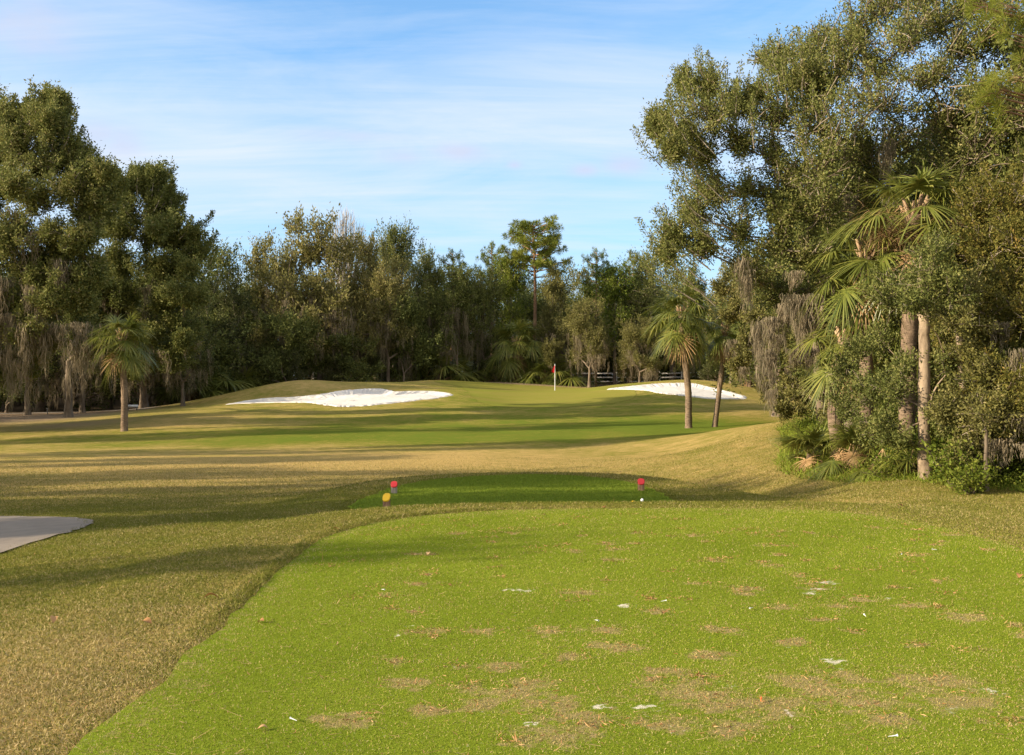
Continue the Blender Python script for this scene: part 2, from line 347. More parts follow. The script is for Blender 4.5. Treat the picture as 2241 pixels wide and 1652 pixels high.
def baref(X, Y):
    b = .9 * sm(86, 92, Y - 0 * X) * (Y < 400)
    b = np.maximum(b, .95 * sm(0, 2.5, (X - (8.2 + .02 * Y)) - 0) * sm(8, 13, Y) * (1 - sm(31, 37, Y)))
    b = np.maximum(b, .9 * (1 - sm(-28, -22, X)) * sm(49, 58, Y)); b = np.maximum(b, .9 * (1 - sm(-20, -12, X)) * sm(74, 80, Y))
    b = np.maximum(b, .6 * blob(X, Y, -22.5, 50, 3, 3)); b = np.maximum(b, .9 * sm(16, 20, X - .1 * (Y - 40)) * sm(34, 44, Y))
    b = np.maximum(b, .45 * blob(X, Y, -4.9, 14.3, 1.3, .9))
    return np.clip(b, 0, 1)
a = Acc(); a.add(np.stack([gx, gy, gz], -1), gf)
g = a.build('ground', M['ground'], smooth=True, extra={'lush': lushf(gx, gy).ravel(), 'bare': baref(gx, gy).ravel()}); tag(g, kind='structure')

def sheet(name, poly, m, off, rings=40, extra=None, edge=None):
    q = poly.q; n = len(q); s = np.linspace(0, 1, rings + 1)[1:]
    XY = poly.c + (q - poly.c)[None] * s[:, None, None]
    X, Y = XY[..., 0].ravel(), XY[..., 1].ravel(); Z = hgt(X, Y) + off
    if edge is not None: Z.reshape(rings, n)[-1] -= edge
    i = np.arange(rings - 1)[:, None] * n; j = np.arange(n)[None]; j2 = (j + 1) % n
    f = np.stack([i + j, i + j2, i + n + j2, i + n + j], -1).reshape(-1, 4)
    V = np.stack([X, Y, Z], -1)
    V = np.r_[V, [[poly.c[0], poly.c[1], H(*poly.c) + off]]]
    cf = np.array([[n * rings, k, k + 1, (k + 2) % n] for k in range(0, n, 2)])
    ac = Acc(); ac.add(V, np.r_[f, cf])
    ex = {k: fn(V[:, 0], V[:, 1]) for k, fn in (extra or {}).items()}
    o = ac.build(name, m, smooth=True, extra=ex); tag(o, kind='structure'); return o

rs = np.random.RandomState(11)
# worn patches and sand divots on the near tee: picture row/column -> spot on the flat tee
def spot(x, y): q = F * CAMZ / (y - HZ); return (x - CX) / F * q, q
DIRT = []
for x, y, r in [(1100, 1465, .09), (1130, 1520, .14), (1200, 1545, .12), (1180, 1500, .1), (1060, 1545, .1), (1260, 1570, .12), (1450, 1480, .1), (1520, 1520, .16), (1560, 1545, .14), (1640, 1540, .13), (1700, 1560, .15), (1800, 1520, .14), (1760, 1500, .12), (1900, 1540, .14), (2050, 1500, .16), (2120, 1540, .15), (2000, 1490, .12), (1450, 1590, .1), (1600, 1600, .12), (1350, 1420, .1), (1330, 1380, .1), (1260, 1300, .09),
                (1050, 1385, .08), (1190, 1385, .08), (960, 1382, .06), (900, 1500, .09), (860, 1450, .05), (910, 1340, .05), (1580, 1380, .08), (1730, 1410, .08), (1630, 1290, .08), (1570, 1230, .06), (1320, 1190, .05), (1080, 1185, .05), (940, 1213, .05), (1440, 1340, .06), (2110, 1350, .1), (2000, 1330, .08), (1840, 1330, .08), (1700, 1330, .08), (1790, 1290, .08), (1880, 1310, .07), (1250, 1440, .08), (1550, 1440, .08), (1000, 1460, .05), (1850, 1480, .1), (1950, 1580, .1), (760, 1580, .08), (1230, 1610, .12), (1920, 1160, .06), (2080, 1175, .08), (1690, 1240, .07)]:
    DIRT.append((*spot(x, y), r * 1.1))
for _ in range(70):
    x, y = rs.uniform(-1, 4.5), rs.uniform(4.2, 10.5); DIRT.append((x, y, rs.uniform(.03, .07)))
SAND = [(*spot(x, y), r * .55) for x, y, r in [(1795, 1290, .12), (1780, 1303, .12), (1810, 1278, .08), (1930, 1310, .07), (1362, 1330, .08), (1815, 1450, .09), (1840, 1467, .06), (1400, 1556, .11), (1730, 1425, .06), (1020, 1557, .05), (1130, 1290, .07), (1150, 1292, .06), (880, 1388, .05), (915, 1370, .05), (985, 1460, .05), (1750, 1568, .07), (1330, 1545, .06), (1600, 1500, .05), (2100, 1560, .08), (1690, 1295, .05), (2160, 1520, .06), (1170, 1590, .06), (1470, 1600, .05)]]
def wob_(X, Y, s, seed):
    r = np.random.RandomState(seed); o = 0
    for i in range(8): a_, b_, p_ = r.normal() * s, r.normal() * s, r.uniform(0, 6); o = o + np.sin(X * a_ + Y * b_ + p_)
    return o / 8
def spots(L):
    def f(X, Y):
        X, Y = X + .12 * wob_(X, Y, 16, 41) + .05 * wob_(X, Y, 60, 42), Y + .14 * wob_(X, Y, 16, 43) + .06 * wob_(X, Y, 60, 44)
        o = np.zeros(X.shape)
        for cx, cy, r in L: o = np.maximum(o, np.exp(-((X - cx) / (r * 1.5)) ** 2 - ((Y - cy) / (r * 1.1)) ** 2))
        return o
    return f
dirtf, sandf = spots(DIRT), spots(SAND)
def dirt_all(X, Y):
    edge = sm(-.5, -.05, NEAR.dist(X, Y)) * .35
    return np.clip(np.maximum(dirtf(X, Y), np.maximum(edge, .45 * blob(X, Y, 1.7, 4.9, 1.8, .55))), 0, 1)

def gridsheet(name, poly, m, off, step, y0, extra):
    """turf sheet following the terrain: strips across the outline"""
    yy = np.arange(max(poly.q[:, 1].min(), y0), poly.q[:, 1].max(), step)
    q = poly.q; L = []; R = []
    for y in yy:
        c = []
        for k in range(len(q)):
            p, r = q[k], q[(k + 1) % len(q)]
            if (p[1] <= y) != (r[1] <= y): c.append(p[0] + (r[0] - p[0]) * (y - p[1]) / (r[1] - p[1]))
        L.append(min(c) if c else np.nan); R.append(max(c) if c else np.nan)
    L, R = np.array(L), np.array(R); ok = ~np.isnan(L); yy, L, R = yy[ok], L[ok], R[ok]
    n = int((R - L).max() / step) + 1; t = np.linspace(0, 1, n)
    X = L[:, None] + (R - L)[:, None] * t; Y = np.repeat(yy[:, None], n, 1); Z = hgt(X, Y) + off
    i = (np.arange(len(yy) - 1)[:, None] * n + np.arange(n - 1)[None]).ravel()
    ac = Acc(); ac.add(np.stack([X, Y, Z], -1), np.stack([i, i + 1, i + n + 1, i + n], -1))
    o = ac.build(name, m, smooth=True, extra={k: fn(X, Y).ravel() for k, fn in extra.items()}); tag(o, kind='structure'); return o
zero = lambda X, Y: X * 0
gridsheet('tee_ground', NEAR, M['tee'], .016, .04, -6, {'dirt': dirt_all, 'sand': sandf})
gridsheet('forward_tee_ground', FWD, M['tee2'], .016, .08, 0, {'dirt': zero, 'sand': zero})
sheet('putting_green', GREEN, M['green'], .014, 60)
for b, s in ((BUNK, 1), (BUNK2, 2)):
    o = sheet('sand_bunker', b, M['sand'], .10, 40, edge=.10)
# cart path (one strip that bends away to the left and comes back farther on)
def strip(name, pts, w, m, off):
    p = np.array(pts, float); t = np.linspace(0, len(p) - 1.001, 160); i = t.astype(int); f = (t - i)[:, None]
    def gg(k): return p[np.clip(i + k, 0, len(p) - 1)]
    c = .5 * (2 * gg(0) + (gg(1) - gg(-1)) * f + (2 * gg(-1) - 5 * gg(0) + 4 * gg(1) - gg(2)) * f ** 2 + (3 * gg(0) - gg(-1) - 3 * gg(1) + gg(2)) * f ** 3)
    d = unit(np.gradient(c, axis=0)); nrm = np.stack([-d[:, 1], d[:, 0]], -1)
    u = np.linspace(-.5, .5, 9); r = np.random.RandomState(5).normal(size=(160, 2)) * .02
    XY = c[:, None] + nrm[:, None] * (u * w)[None, :, None]; XY[:, 0] += nrm * r[:, :1]; XY[:, -1] += nrm * r[:, 1:]
    X, Y = XY[..., 0], XY[..., 1]; ac = Acc(); k = (np.arange(159)[:, None] * 9 + np.arange(8)[None]).ravel()
    ac.add(np.stack([X, Y, hgt(X, Y) + off], -1), np.stack([k, k + 9, k + 10, k + 1], -1))
    return tag(ac.build(name, m, smooth=True), kind='structure')
strip('path', [(-6.7, -8), (-6.68, 4), (-6.68, 9), (-6.66, 11.6), (-6.74, 12.6), (-7.25, 13.3), (-8.8, 13.6), (-12, 13.6), (-16, 15), (-24, 19), (-34, 30), (-42, 48), (-42, 62), (-36, 67.5), (-30, 69), (-25, 68.5)], 2.5, M['path'], .018)

# ---------------------------------------------------------------- trees
SUNAZ = math.radians(73); SUNEL = math.radians(20)      # light heads right and away from the viewer
def oak_geo(rng, lobes, th, trunk_r, leaf, nb, npf, nl, puff=.22, fork=None, bare=0.0, tint=0.0, moss=None, woodk=1.0, root=(0, 0, 0), lean=(0, 0), spike=.5):
    """crown / trunk / moss accumulators in local coordinates.  lobes: list of (x,y,z,rx,ry,rz)"""
    cr, wd, ms = Acc(), Acc(), Acc(); wd.br = Acc()
    lb = np.array(lobes, float); root = np.array(root, float)
    fk = root + np.array([lean[0], lean[1], th])
    k = np.linspace(0, 1, 7); P = root + (fk - root) * k[:, None]; P[1:-1] += rng.normal(size=(5, 3)) * trunk_r * .12 * [1, 1, 0]
    P[0, 2] -= .3
    tube(wd, P, trunk_r * (1 + .6 * np.exp(-k * 9)) * (1 - .35 * k), 9)
    order = np.argsort(np.linalg.norm(lb[:, :3] - fk, axis=1)); nodes = [(fk, trunk_r * .6)]
    for q in order:
        c = lb[q, :3]; rr = lb[q, 3:]
        best = min(range(len(nodes)), key=lambda j: np.linalg.norm(nodes[j][0] - c) + (0.35 * np.linalg.norm(nodes[j][0] - fk)) + (2.0 if nodes[j][0][2] > c[2] + .5 else 0))
        s, r0 = nodes[best]; e = c
        t = np.linspace(0, 1, 6)[:, None]; mid = (s + e) / 2 + np.array([0, 0, .08 * np.linalg.norm(e - s)]) + rng.normal(size=3) * .08 * np.linalg.norm(e - s)
        B = (1 - t) ** 2 * s + 2 * t * (1 - t) * mid + t ** 2 * e; B[1:-1] += rng.normal(size=(4, 3)) * .03 * np.linalg.norm(e - s)
        r1 = max(r0 * .55, trunk_r * .07)
        tube(wd, B, np.linspace(r0 * .8, r1, 6) * woodk, 6); nodes.append((e, r1))
        rel = (c[2] - lb[:, 2].min()) / max(np.ptp(lb[:, 2]), .1)
        outw = unit(c - fk); d = unit(rng.normal(size=(nb, 3)) * .8 + outw * .75 + [0, 0, .3]); ln = (.45 + 1.25 * rng.uniform(0, 1, nb) ** 1.6)[:, None]; c = c - outw * rr * .25
        E = c + d * rr * ln + np.array([0, 0, .12]) * rr * ln
        S = c + d * rr * .12
        for b in range(nb):
            T = np.linspace(0, 1, 4)[:, None]; br = S[b] + (E[b] - S[b]) * T + rng.normal(size=(4, 3)) * .06 * rr * T * (1 - T) * 3
            tube(wd.br, br, np.linspace(r1 * .4, trunk_r * .03 + .006, 4) * woodk, 3, rng.uniform(0, 1))
            for q_ in range(2):
                o_ = unit(rng.normal(size=3) + d[b] * .8) * rr.mean() * rng.uniform(.3, .55); s_ = br[1 + q_]; tube(wd.br, [s_, s_ + o_ * .5 + [0, 0, .02], s_ + o_], np.array([1, .7, .4]) * (trunk_r * .035 + .006), 3, rng.uniform(0, 1))
        # leaf puffs along the branchlets, denser outwards; tips run on as spiky sprigs
        u = rng.uniform(.3, 1.08, (nb, npf)) ** .8; shr = (1.35 - .85 * u).reshape(-1)
        C = S[:, None] + (E - S)[:, None] * u[..., None] + rng.normal(size=(nb, npf, 3)) * rr.mean() * .11
        C = C.reshape(-1, 3); dd = np.repeat(d, npf, 0)
        keep = rng.uniform(size=len(C)) > bare; C, dd, shr = C[keep], dd[keep], shr[keep]
        ax = unit(dd + [0, 0, .7] + rng.normal(size=dd.shape) * .45)
        n = nl; g = rng.normal(size=(len(C), n, 3)) * puff * rng.uniform(.55, 1.1, (len(C), 1, 1)) * shr[:, None, None]
        along = rng.normal(size=(len(C), n, 1)) * puff * spike
        pt = (C[:, None] + g * .62 + ax[:, None] * along)
        ld = unit(g * 1.1 / puff * .4 + ax[:, None] * .5 + rng.normal(size=g.shape) * .5).reshape(-1, 3)
        pt = pt.reshape(-1, 3); N = len(pt)
        tn = np.repeat(rng.normal(.45 + tint, .13, len(C)), n) + rng.normal(size=N) * .16
        leaves(cr, pt, ld, leaf * rng.uniform(.65, 1.3, N), leaf * .48 * rng.uniform(.7, 1.2, N), np.clip(tn, 0, 1), rng)
    if moss:
        nm, Lm, frac = moss
        low = [q for q in range(len(lb)) if lb[q, 2] < np.percentile(lb[:, 2], frac * 100)]
        moss_geo(ms, rng, [lb[rng.choice(low)] for _ in range(nm)], Lm)
    return cr, wd, ms

def moss_geo(ms, rng, anchors, Lm, width=.045, strands=26, spread=.16):
    """tangled tapering beards: many short wavy strands strung down each clump"""
    B, L, tn, Wd = [], [], [], []
    for a_ in anchors:
        th = rng.uniform(0, 2 * PI); ln = a_[3:] if len(a_) > 3 else np.array([.2, .2, .1])
        c = np.array(a_[:3]) + np.array([math.cos(th), math.sin(th), 0]) * ln * rng.uniform(.1, .95) + [0, 0, -ln[2] * rng.uniform(.1, .7)]
        H_ = Lm * rng.choice([.35, .6, 1.0, 1.3]) * rng.uniform(.7, 1.15); k = int(strands * 1.6); T = rng.normal(.5, .17); sw = rng.uniform(.5, 1.2)
        u = rng.uniform(0, 1, k) ** 1.25; w_ = spread * sw * (1 - u) ** .7 + spread * .10
        ph = rng.uniform(0, 6); sway = spread * .5 * np.sin(u * 4 + ph)
        o = np.stack([rng.normal(size=k) * w_ + sway, rng.normal(size=k) * w_, -u * H_ * .8], -1)
        B.append(c + o); L.append(H_ * rng.uniform(.14, .38, k) * (1.1 - .5 * u)); tn.append(np.full(k, T) + rng.normal(size=k) * .14); Wd.append(width * rng.uniform(.5, 1.5, k) * (1.2 - .6 * u))
    B = np.concatenate(B); L = np.concatenate(L); tn = np.concatenate(tn); Wd = np.concatenate(Wd); n = len(B)
    th = rng.uniform(0, PI, n); side = np.stack([np.cos(th), np.sin(th), th * 0], -1)
    d = np.zeros((n, 3)); d[:, 2] = -1; d[:, :2] = rng.normal(size=(n, 2)) * .16
    ribbons(ms, B, unit(d), side, L, Wd, 0, np.clip(tn, 0, 1), 4, wave=rng.normal(size=(n, 3)) * [.14, .14, 0] * L[:, None])

def sprays(geo, rng, base, pts, Y, leaf, inward=75, k=5, dens=1.0):
    """leafy shoots that stick out past the round of the crown; pts = (x, y, lean)"""
    cr, wd, ms = geo; m = Y / F
    for x, y, dx in pts:
        for q in range(k):
            f = rng.uniform(.45, 1) if q else 1.0
            tip = at(x + rng.normal() * 22 * (q > 0), y + (1 - f) * inward + abs(rng.normal()) * 12 * (q > 0), Y + rng.uniform(-1.2, 1.2)) - base
            root = tip + np.array([-dx, rng.uniform(-.2, .2), -1.0]) * inward * m * (1.5 - .3 * (q > 0)) + rng.normal(size=3) * .15 * inward * m
            t = np.linspace(0, 1, 5)[:, None]; P = root + (tip - root) * t + np.array([dx * .12, 0, -.05]) * inward * m * 4 * t * (1 - t) + rng.normal(size=(5, 3)) * .02 * inward * m
            tube(wd.br, P, np.linspace(leaf * .22, leaf * .05, 5), 3, rng.uniform(0, 1))
            n = 15; u = np.linspace(.25, 1.0, n); C = np.stack([np.interp(u, np.linspace(0, 1, 5), P[:, c]) for c in range(3)], -1)
            rad = inward * m * (.25 - .18 * u)[:, None]; kk = int(20 * dens)
            g = rng.normal(size=(n, kk, 3)); pt = C[:, None] + g * rad[:, None] * .55; N = n * kk
            leaves(cr, pt.reshape(-1, 3), unit(g.reshape(-1, 3) * .5 + [0, 0, .8] + np.array([dx, 0, 0]) * .4), leaf * rng.uniform(.6, 1.2, N), leaf * .46, np.clip(rng.normal(.5, .17, N), 0, 1), rng)

def dome(rng, n, Ht, R, z0=.32, rl=(.16, .26)):
    L = []
    for i in range(n):
        t = rng.uniform(0, 1) ** .8; z = z0 + (1 - z0 - .08) * t
        rad = R * math.sqrt(max(1 - ((z - .45) / .62) ** 2, .05)) * rng.uniform(.25, .85); th = rng.uniform(0, 2 * PI) + i * 2.4
        r = Ht * rng.uniform(*rl) * .55
        L.append((rad * math.cos(th), rad * math.sin(th), z * Ht, r * 1.25, r * 1.25, r * .8))
    return L

def make_tree(name, loc, geo, mats, label=None, cat='tree', group=None, rz=0):
    e = empty(name, loc, rz, label, cat, group); cr, wd, ms = geo
    wd.build('trunk', mats[1], e, smooth=True)
    if getattr(wd, 'br', None) is not None and wd.br.n: wd.br.build('branches', M['branch'], e)
    if cr.n: cr.build('crown', mats[0], e)
    if ms.n: ms.build('hanging_moss', M['moss'], e)
    return e

def pine_geo(rng, Ht, R, top=.45, tr=.22, needle=.3, n_br=26, nn=44, flat=False, puffr=.34):
    cr, wd, ms = Acc(), Acc(), Acc()
    k = np.linspace(0, 1, 9); P = np.stack([.25 * np.sin(k * 3) * Ht / 15, .1 * np.sin(k * 5), k * Ht * .96 - .2], -1)
    tube(wd, P, tr * (1 - .75 * k), 8)
    for i in range(n_br):
        t = top + (1 - top) * ((i + rng.uniform(0, 1)) / n_br); z = t * Ht * .96
        rr = R * (math.sqrt(max(1 - ((t - top - .25 * (1 - top)) / (.78 * (1 - top))) ** 2, .12)) if not flat else (.55 + .45 * math.sin(t * 9))) * rng.uniform(.6, 1.05)
        th = i * 2.4 + rng.uniform(-.4, .4); base = np.array([np.interp(t, k, P[:, 0]), np.interp(t, k, P[:, 1]), z - .15])
        e = base + np.array([math.cos(th) * rr, math.sin(th) * rr, rr * rng.uniform(.15, .5)])
        T = np.linspace(0, 1, 5)[:, None]; mid = (base + e) / 2 + [0, 0, -.1 * rr]
        B = (1 - T) ** 2 * base + 2 * T * (1 - T) * mid + T ** 2 * e; tube(wd, B, np.linspace(tr * .28, .015, 5), 4)
        npf = max(3, int(rr * 3.2)); u = rng.uniform(.45, 1.05, npf)
        C = base + (e - base) * u[:, None] + rng.normal(size=(npf, 3)) * [.38, .38, .2]
        for j in range(npf):
            tube(wd, [base + (e - base) * (u[j] * .8), C[j]], [.02, .01], 3)
        d = unit(rng.normal(size=(npf, nn, 3)) + [0, 0, .35])
        pt = C[:, None] + d * puffr * .3 * rng.uniform(.2, 1, (npf, nn, 1)); N = npf * nn
        leaves(cr, pt.reshape(-1, 3), d.reshape(-1, 3), needle * rng.uniform(.7, 1.2, N), needle * .12, np.clip(rng.normal(.5, .2, N) + np.repeat(rng.normal(0, .12, npf), nn), 0, 1), rng, bend=.1)
    return cr, wd, ms

# --- palms
def frond_mesh(rng, pitch, petiole=1.0, fan=.95, n=38, m=None, name='frond', arc=2.2, w=.062):
    """costapalmate fan: petiole heads +X at the pitch, leaflets fall under gravity"""
    ac = Acc(); d = np.array([math.cos(pitch), 0, math.sin(pitch)])
    t = np.linspace(0, 1, 6)[:, None]; P = d * petiole * t + np.array([.0, 0, -.28 * petiole]) * t ** 2
    tube(ac, P, np.linspace(.022, .012, 6), 4, .9)
    tip = P[-1]; dd = unit(P[-1] - P[-2]); side = np.array([0, 1.0, 0]); nrm = np.cross(dd, side)
    th = np.linspace(-arc, arc, n) + rng.normal(size=n) * .03
    hast = tip[None] + dd[None] * (.22 * (1 - np.abs(th) / arc) * fan)[:, None]
    ld = np.cos(th)[:, None] * dd + np.sin(th)[:, None] * side + nrm * rng.normal(.10, .10, n)[:, None] + [0, 0, -.15]
    ld = unit(ld); sd = unit(np.cross(ld, nrm))
    L = fan * (.62 + .38 * np.cos(th * .5)) * rng.uniform(.88, 1.08, n)
    tn = rng.normal(.45, .16, n)
    ribbons(ac, hast, ld, sd, L, w, rng.uniform(.16, .55, n), np.clip(tn, 0, 1), 6)
    return ac.mesh(name, m or M['palm'])
rp = np.random.RandomState(77)
PITCH = [1.25, .95, .65, .35, .05, -.3, -.7, -1.1]
FRONDS = [[frond_mesh(rp, p, petiole=.9, fan=.92, n=48) for _ in range(2)] for p in PITCH]
DRY = [frond_mesh(rp, p, petiole=.8, fan=.8, n=26, m=M['palm_dry'], name='dry_frond') for p in (-.9, -1.25)]
def palm(loc, trunk_pts, tr, size, nf, label, group=None, dry=5, boots=0, seed=1, pmin=0, pmax=8, name='cabbage_palm', low=.0):
    r = np.random.RandomState(seed); e = empty(name, loc, 0, label, 'palm', group)
    P = np.array(trunk_pts, float); k = np.linspace(0, len(P) - 1, 40)
    C = np.stack([np.interp(k, np.arange(len(P)), P[:, i]) for i in range(3)], -1)
    for _ in range(6): C[1:-1] = (C[:-2] + C[2:]) * .25 + C[1:-1] * .5
    rad = tr * (1 + .25 * np.exp(-np.linspace(0, 12, 40)) + .05 * np.sin(np.arange(40) * 2.1) + .03 * r.normal(size=40)); rad[-3:] *= [1.15, 1.3, .6]
    wd = Acc(); tube(wd, C, rad, 12); wd.build('trunk', M['palm_bark'], e, smooth=True)
    top = C[-1]
    bt = Acc()
    nbt = boots if boots else 14
    for i in range(nbt):
        u = (1 - (i / nbt) * (.85 if boots else .10)); p = np.array([np.interp(u * 39, np.arange(40), C[:, c]) for c in range(3)]); th = i * 2.4
        o = np.array([math.cos(th), math.sin(th), 0]); s = p + o * tr * .8; L = size * (.16 if boots else .2)
        sd = np.array([-o[1], o[0], 0]) * tr * .35
        q = s + o * L * .45 + [0, 0, L]
        v = [s - sd, s + sd, q + sd * .4, q - sd * .4, s - sd - o * .05, s + sd - o * .05, q + sd * .4 - o * .05, q - sd * .4 - o * .05]
        bt.add(v, [[0, 1, 2, 3], [4, 7, 6, 5], [0, 4, 5, 1], [2, 6, 7, 3], [1, 5, 6, 2], [0, 3, 7, 4]], r.uniform())
    bt.build('leaf_boots', M['boot'], e)
    for i in range(nf):
        u = (i + .5) / nf; pi = int(np.clip(pmin + (pmax - pmin) * u + r.uniform(-.6, .6), 0, len(PITCH) - 1))
        o = bpy.data.objects.new('frond', FRONDS[pi][i % 2]); COL.objects.link(o); o.parent = e
        s = size * r.uniform(.85, 1.12) * (.55 if low else .5); o.scale = (s, s, s); o.location = tuple(top + np.array([0, 0, -.10 * size * u])); o.rotation_euler = (r.uniform(-.25, .25), 0, i * 2.399 + r.uniform(-.3, .3))
    for i in range(dry):
        o = bpy.data.objects.new('dry_frond', DRY[i % 2]); COL.objects.link(o); o.parent = e
        s = size * .48 * r.uniform(.8, 1.1); o.scale = (s, s, s); o.location = tuple(top + np.array([0, 0, -.14 * size])); o.rotation_euler = (r.uniform(-.2, .2), 0, i * 2.1 + r.uniform(-.4, .4))
    return e

def gpt(x, Y): X = (x - CX) / F * Y; return np.array([X, Y, H(X, Y)])

# prominent palms
b = gpt(272, 45); palm(b, [(0, 0, -.2), (.02, 0, 1.5), (-.06, 0, 3.0), (-.12, 0, 4.4)],   .15, 1.75, 28, 'lone cabbage palm on the left lawn with a sunlit straight trunk', seed=3, dry=3, pmin=0, pmax=7.4)
b = gpt(1507, 45); palm(b, [(0, 0, -.2), (0, 0, 1.6), (-.14, 0, 3.0), (-.30, 0, 4.4), (-.28, 0, 5.3)],   .15, 2.05, 32, 'cabbage palm with a full crown, left one of the two beside the right bunker', 'cabbage palms in front of the right bunker', seed=4, dry=9, pmax=7.8)
b = gpt(1563, 45.3); palm(b, [(0, 0, -.2), (.2, 0, 1.4), (.4, 0, 3.0), (.52, 0, 4.6)],   .12, 1.6, 20, 'thin cabbage palm leaning right, right one of the two beside the right bunker', 'cabbage palms in front of the right bunker', seed=5, dry=6)
b = gpt(1130, 94); palm(b, [(0, 0, -.3), (.05, 0, 1.5), (.1, 0, 3.0), (0, 0, 4.1)],   .36, 3.4, 34, 'stout cabbage palm with criss-cross leaf boots behind the green', seed=6, dry=6, boots=46)
# tall palm in the right-hand thicket and its neighbours
b = np.array([7.45, 18.6, H(7.45, 18.6)]); palm(b, [(0, 0, -.2), (.05, 0, 2.0), (.12, 0, 3.6), (.18, 0, 4.75 - b[2])], .15, 1.75, 22, 'tallest cabbage palm in the right thicket, brown seed stalks hanging from its crown', seed=7, dry=4, pmax=7.5)
b = np.array([6.95, 19.2, H(6.95, 19.2)]); palm(b, [(0, 0, -.2), (-.05, 0, 1.5), (.0, 0, 2.8), (.02, .1, 4.1 - b[2])], .13, 1.5, 16, 'cabbage palm with drooping yellow-green fronds, left of the tallest one in the thicket', seed=8, dry=5, pmin=1.5, pmax=8)
b = np.array([6.6, 19.8, H(6.6, 19.8)]); palm(b, [(0, 0, -.2), (-.1, 0, 1.0), (0, 0, 2.0), (.15, 0, 2.5)], .15, 1.2, 16, 'low shaded cabbage palm with a dark trunk at the thicket edge', seed=9, dry=8, pmin=1.5)
b = np.array([8.0, 19.8, H(8.0, 19.8)]); palm(b, [(0, 0, -.2), (0, 0, 1.0), (0, 0, 2.1), (.05, 0, 2.75)], .15, 1.45, 18, 'cabbage palm with long hanging fronds half hidden behind the pale trunk', seed=10, dry=4, pmin=2)

# seed stalks of the tallest palm: fine orange brown tangles
def stalks(parent, top, n=7, seed=5):
    r = np.random.RandomState(seed); ac = Acc()
    for i in range(n):
        th = i * 2.0 + 3.6; c = np.array(top) + np.array([math.cos(th) * .55, math.sin(th) * .45, -.32 + r.uniform(-.15, .2)])
        k = 260; p = c + r.normal(size=(k, 3)) * [.24, .2, .16]; d = unit(r.normal(size=(k, 3)) + [math.cos(th) * .5, 0, -.5])
        ribbons(ac, p, d, unit(np.cross(d, r.normal(size=(k, 3)))), .28, .007, .35, np.clip(r.normal(.35, .2, k), 0, 1), 3)
        tube(ac, [np.array(top), (np.array(top) + c) / 2 + [0, 0, .2], c], [.015, .012, .006], 4)
    o = ac.build('seed_stalks', M['palm_dry'], parent)
tp = [o for o in COL.objects if o.name.startswith('cabbage_palm')][4]
stalks(tp, (.18, 0, 4.75 - tp.location.z))

# saw palmettos
def palmetto(loc, size, label, seed, nf=16, dry=4, group='saw palmettos under the trees'):
    r = np.random.RandomState(seed); e = empty('saw_palmetto', loc, r.uniform(0, 6), label, 'palmetto', group)
    st = Acc(); tube(st, [(0, 0, -.15), (.03, 0, .1), (.05, 0, .25 * size)], [.09 * size, .08 * size, .05 * size], 7); st.build('stem', M['palm_bark'], e)
    for i in range(nf):
        o = bpy.data.objects.new('frond', FRONDS[int(np.clip(r.uniform(0, 5), 0, 4))][i % 2]); COL.objects.link(o); o.parent = e
        s = size * .55 * r.uniform(.7, 1.1); o.scale = (s, s, s); o.location = (.05, 0, .18 * size); o.rotation_euler = (r.uniform(-.3, .3), 0, i * 2.4)
    for i in range(dry):
        o = bpy.data.objects.new('dry_frond', DRY[i % 2]); COL.objects.link(o); o.parent = e
        s = size * .5 * r.uniform(.7, 1); o.scale = (s, s, s); o.location = (.05, 0, .55 * size); o.rotation_euler = (r.uniform(-.3, .3), 0, i * 1.9)
    return e
for i, (X, Y, s, nf, dr, lb) in enumerate([
        (6.15, 20.2, 1.15, 15, 2, 'saw palmetto with stiff blue-green fans, leftmost plant of the right thicket'),
        (6.55, 18.7, 1.2, 14, 12, 'saw palmetto skirted with dead tan fronds beside the leftmost fans'),
        (6.6, 17.6, .8, 8, 6, 'small ragged saw palmetto at the grass edge below the dead fronds'),
        (6.75, 16.5, .8, 10, 2, 'short saw palmetto just left of the pale trunk'),
        (8.0, 15.6, .9, 10, 2, 'shaded saw palmetto right of the leaning trunk')]):
    palmetto((X, Y, H(X, Y)), s, lb, 30 + i, nf, dr)
for i, (x, Y, s, lb) in enumerate([
        (1195, 93, 3.6, 'saw palmetto behind the green just left of the flag'), (1245, 94, 4.0, 'large saw palmetto behind the green just right of the flag'), (1085, 97, 3.6, 'dim saw palmetto behind the green left of the stout palm'),
        (960, 94, 4.6, 'tall saw palmetto in shade behind the crest of the green'), (880, 93, 3.4, 'shaded saw palmetto behind the right end of the left bunker'), (795, 92, 3.6, 'shaded saw palmetto behind the middle of the left bunker'),
        (600, 86, 3.6, 'shaded saw palmetto behind the left bunker mound'), (520, 82, 4.2, 'dark saw palmetto where the mound meets the woods'), (450, 78, 4.5, 'dark saw palmetto near the foot of the mound'),
        (405, 76, 3.6, 'dark saw palmetto between the lone palm and the mound'), (1640, 82, 3.4, 'saw palmetto behind the right end of the right bunker'), (1010, 97, 4.4, 'leggy saw palmetto between the green crest and the stout palm')]):
    palmetto(gpt(x, Y), s, lb, 60 + i, 15, 2)

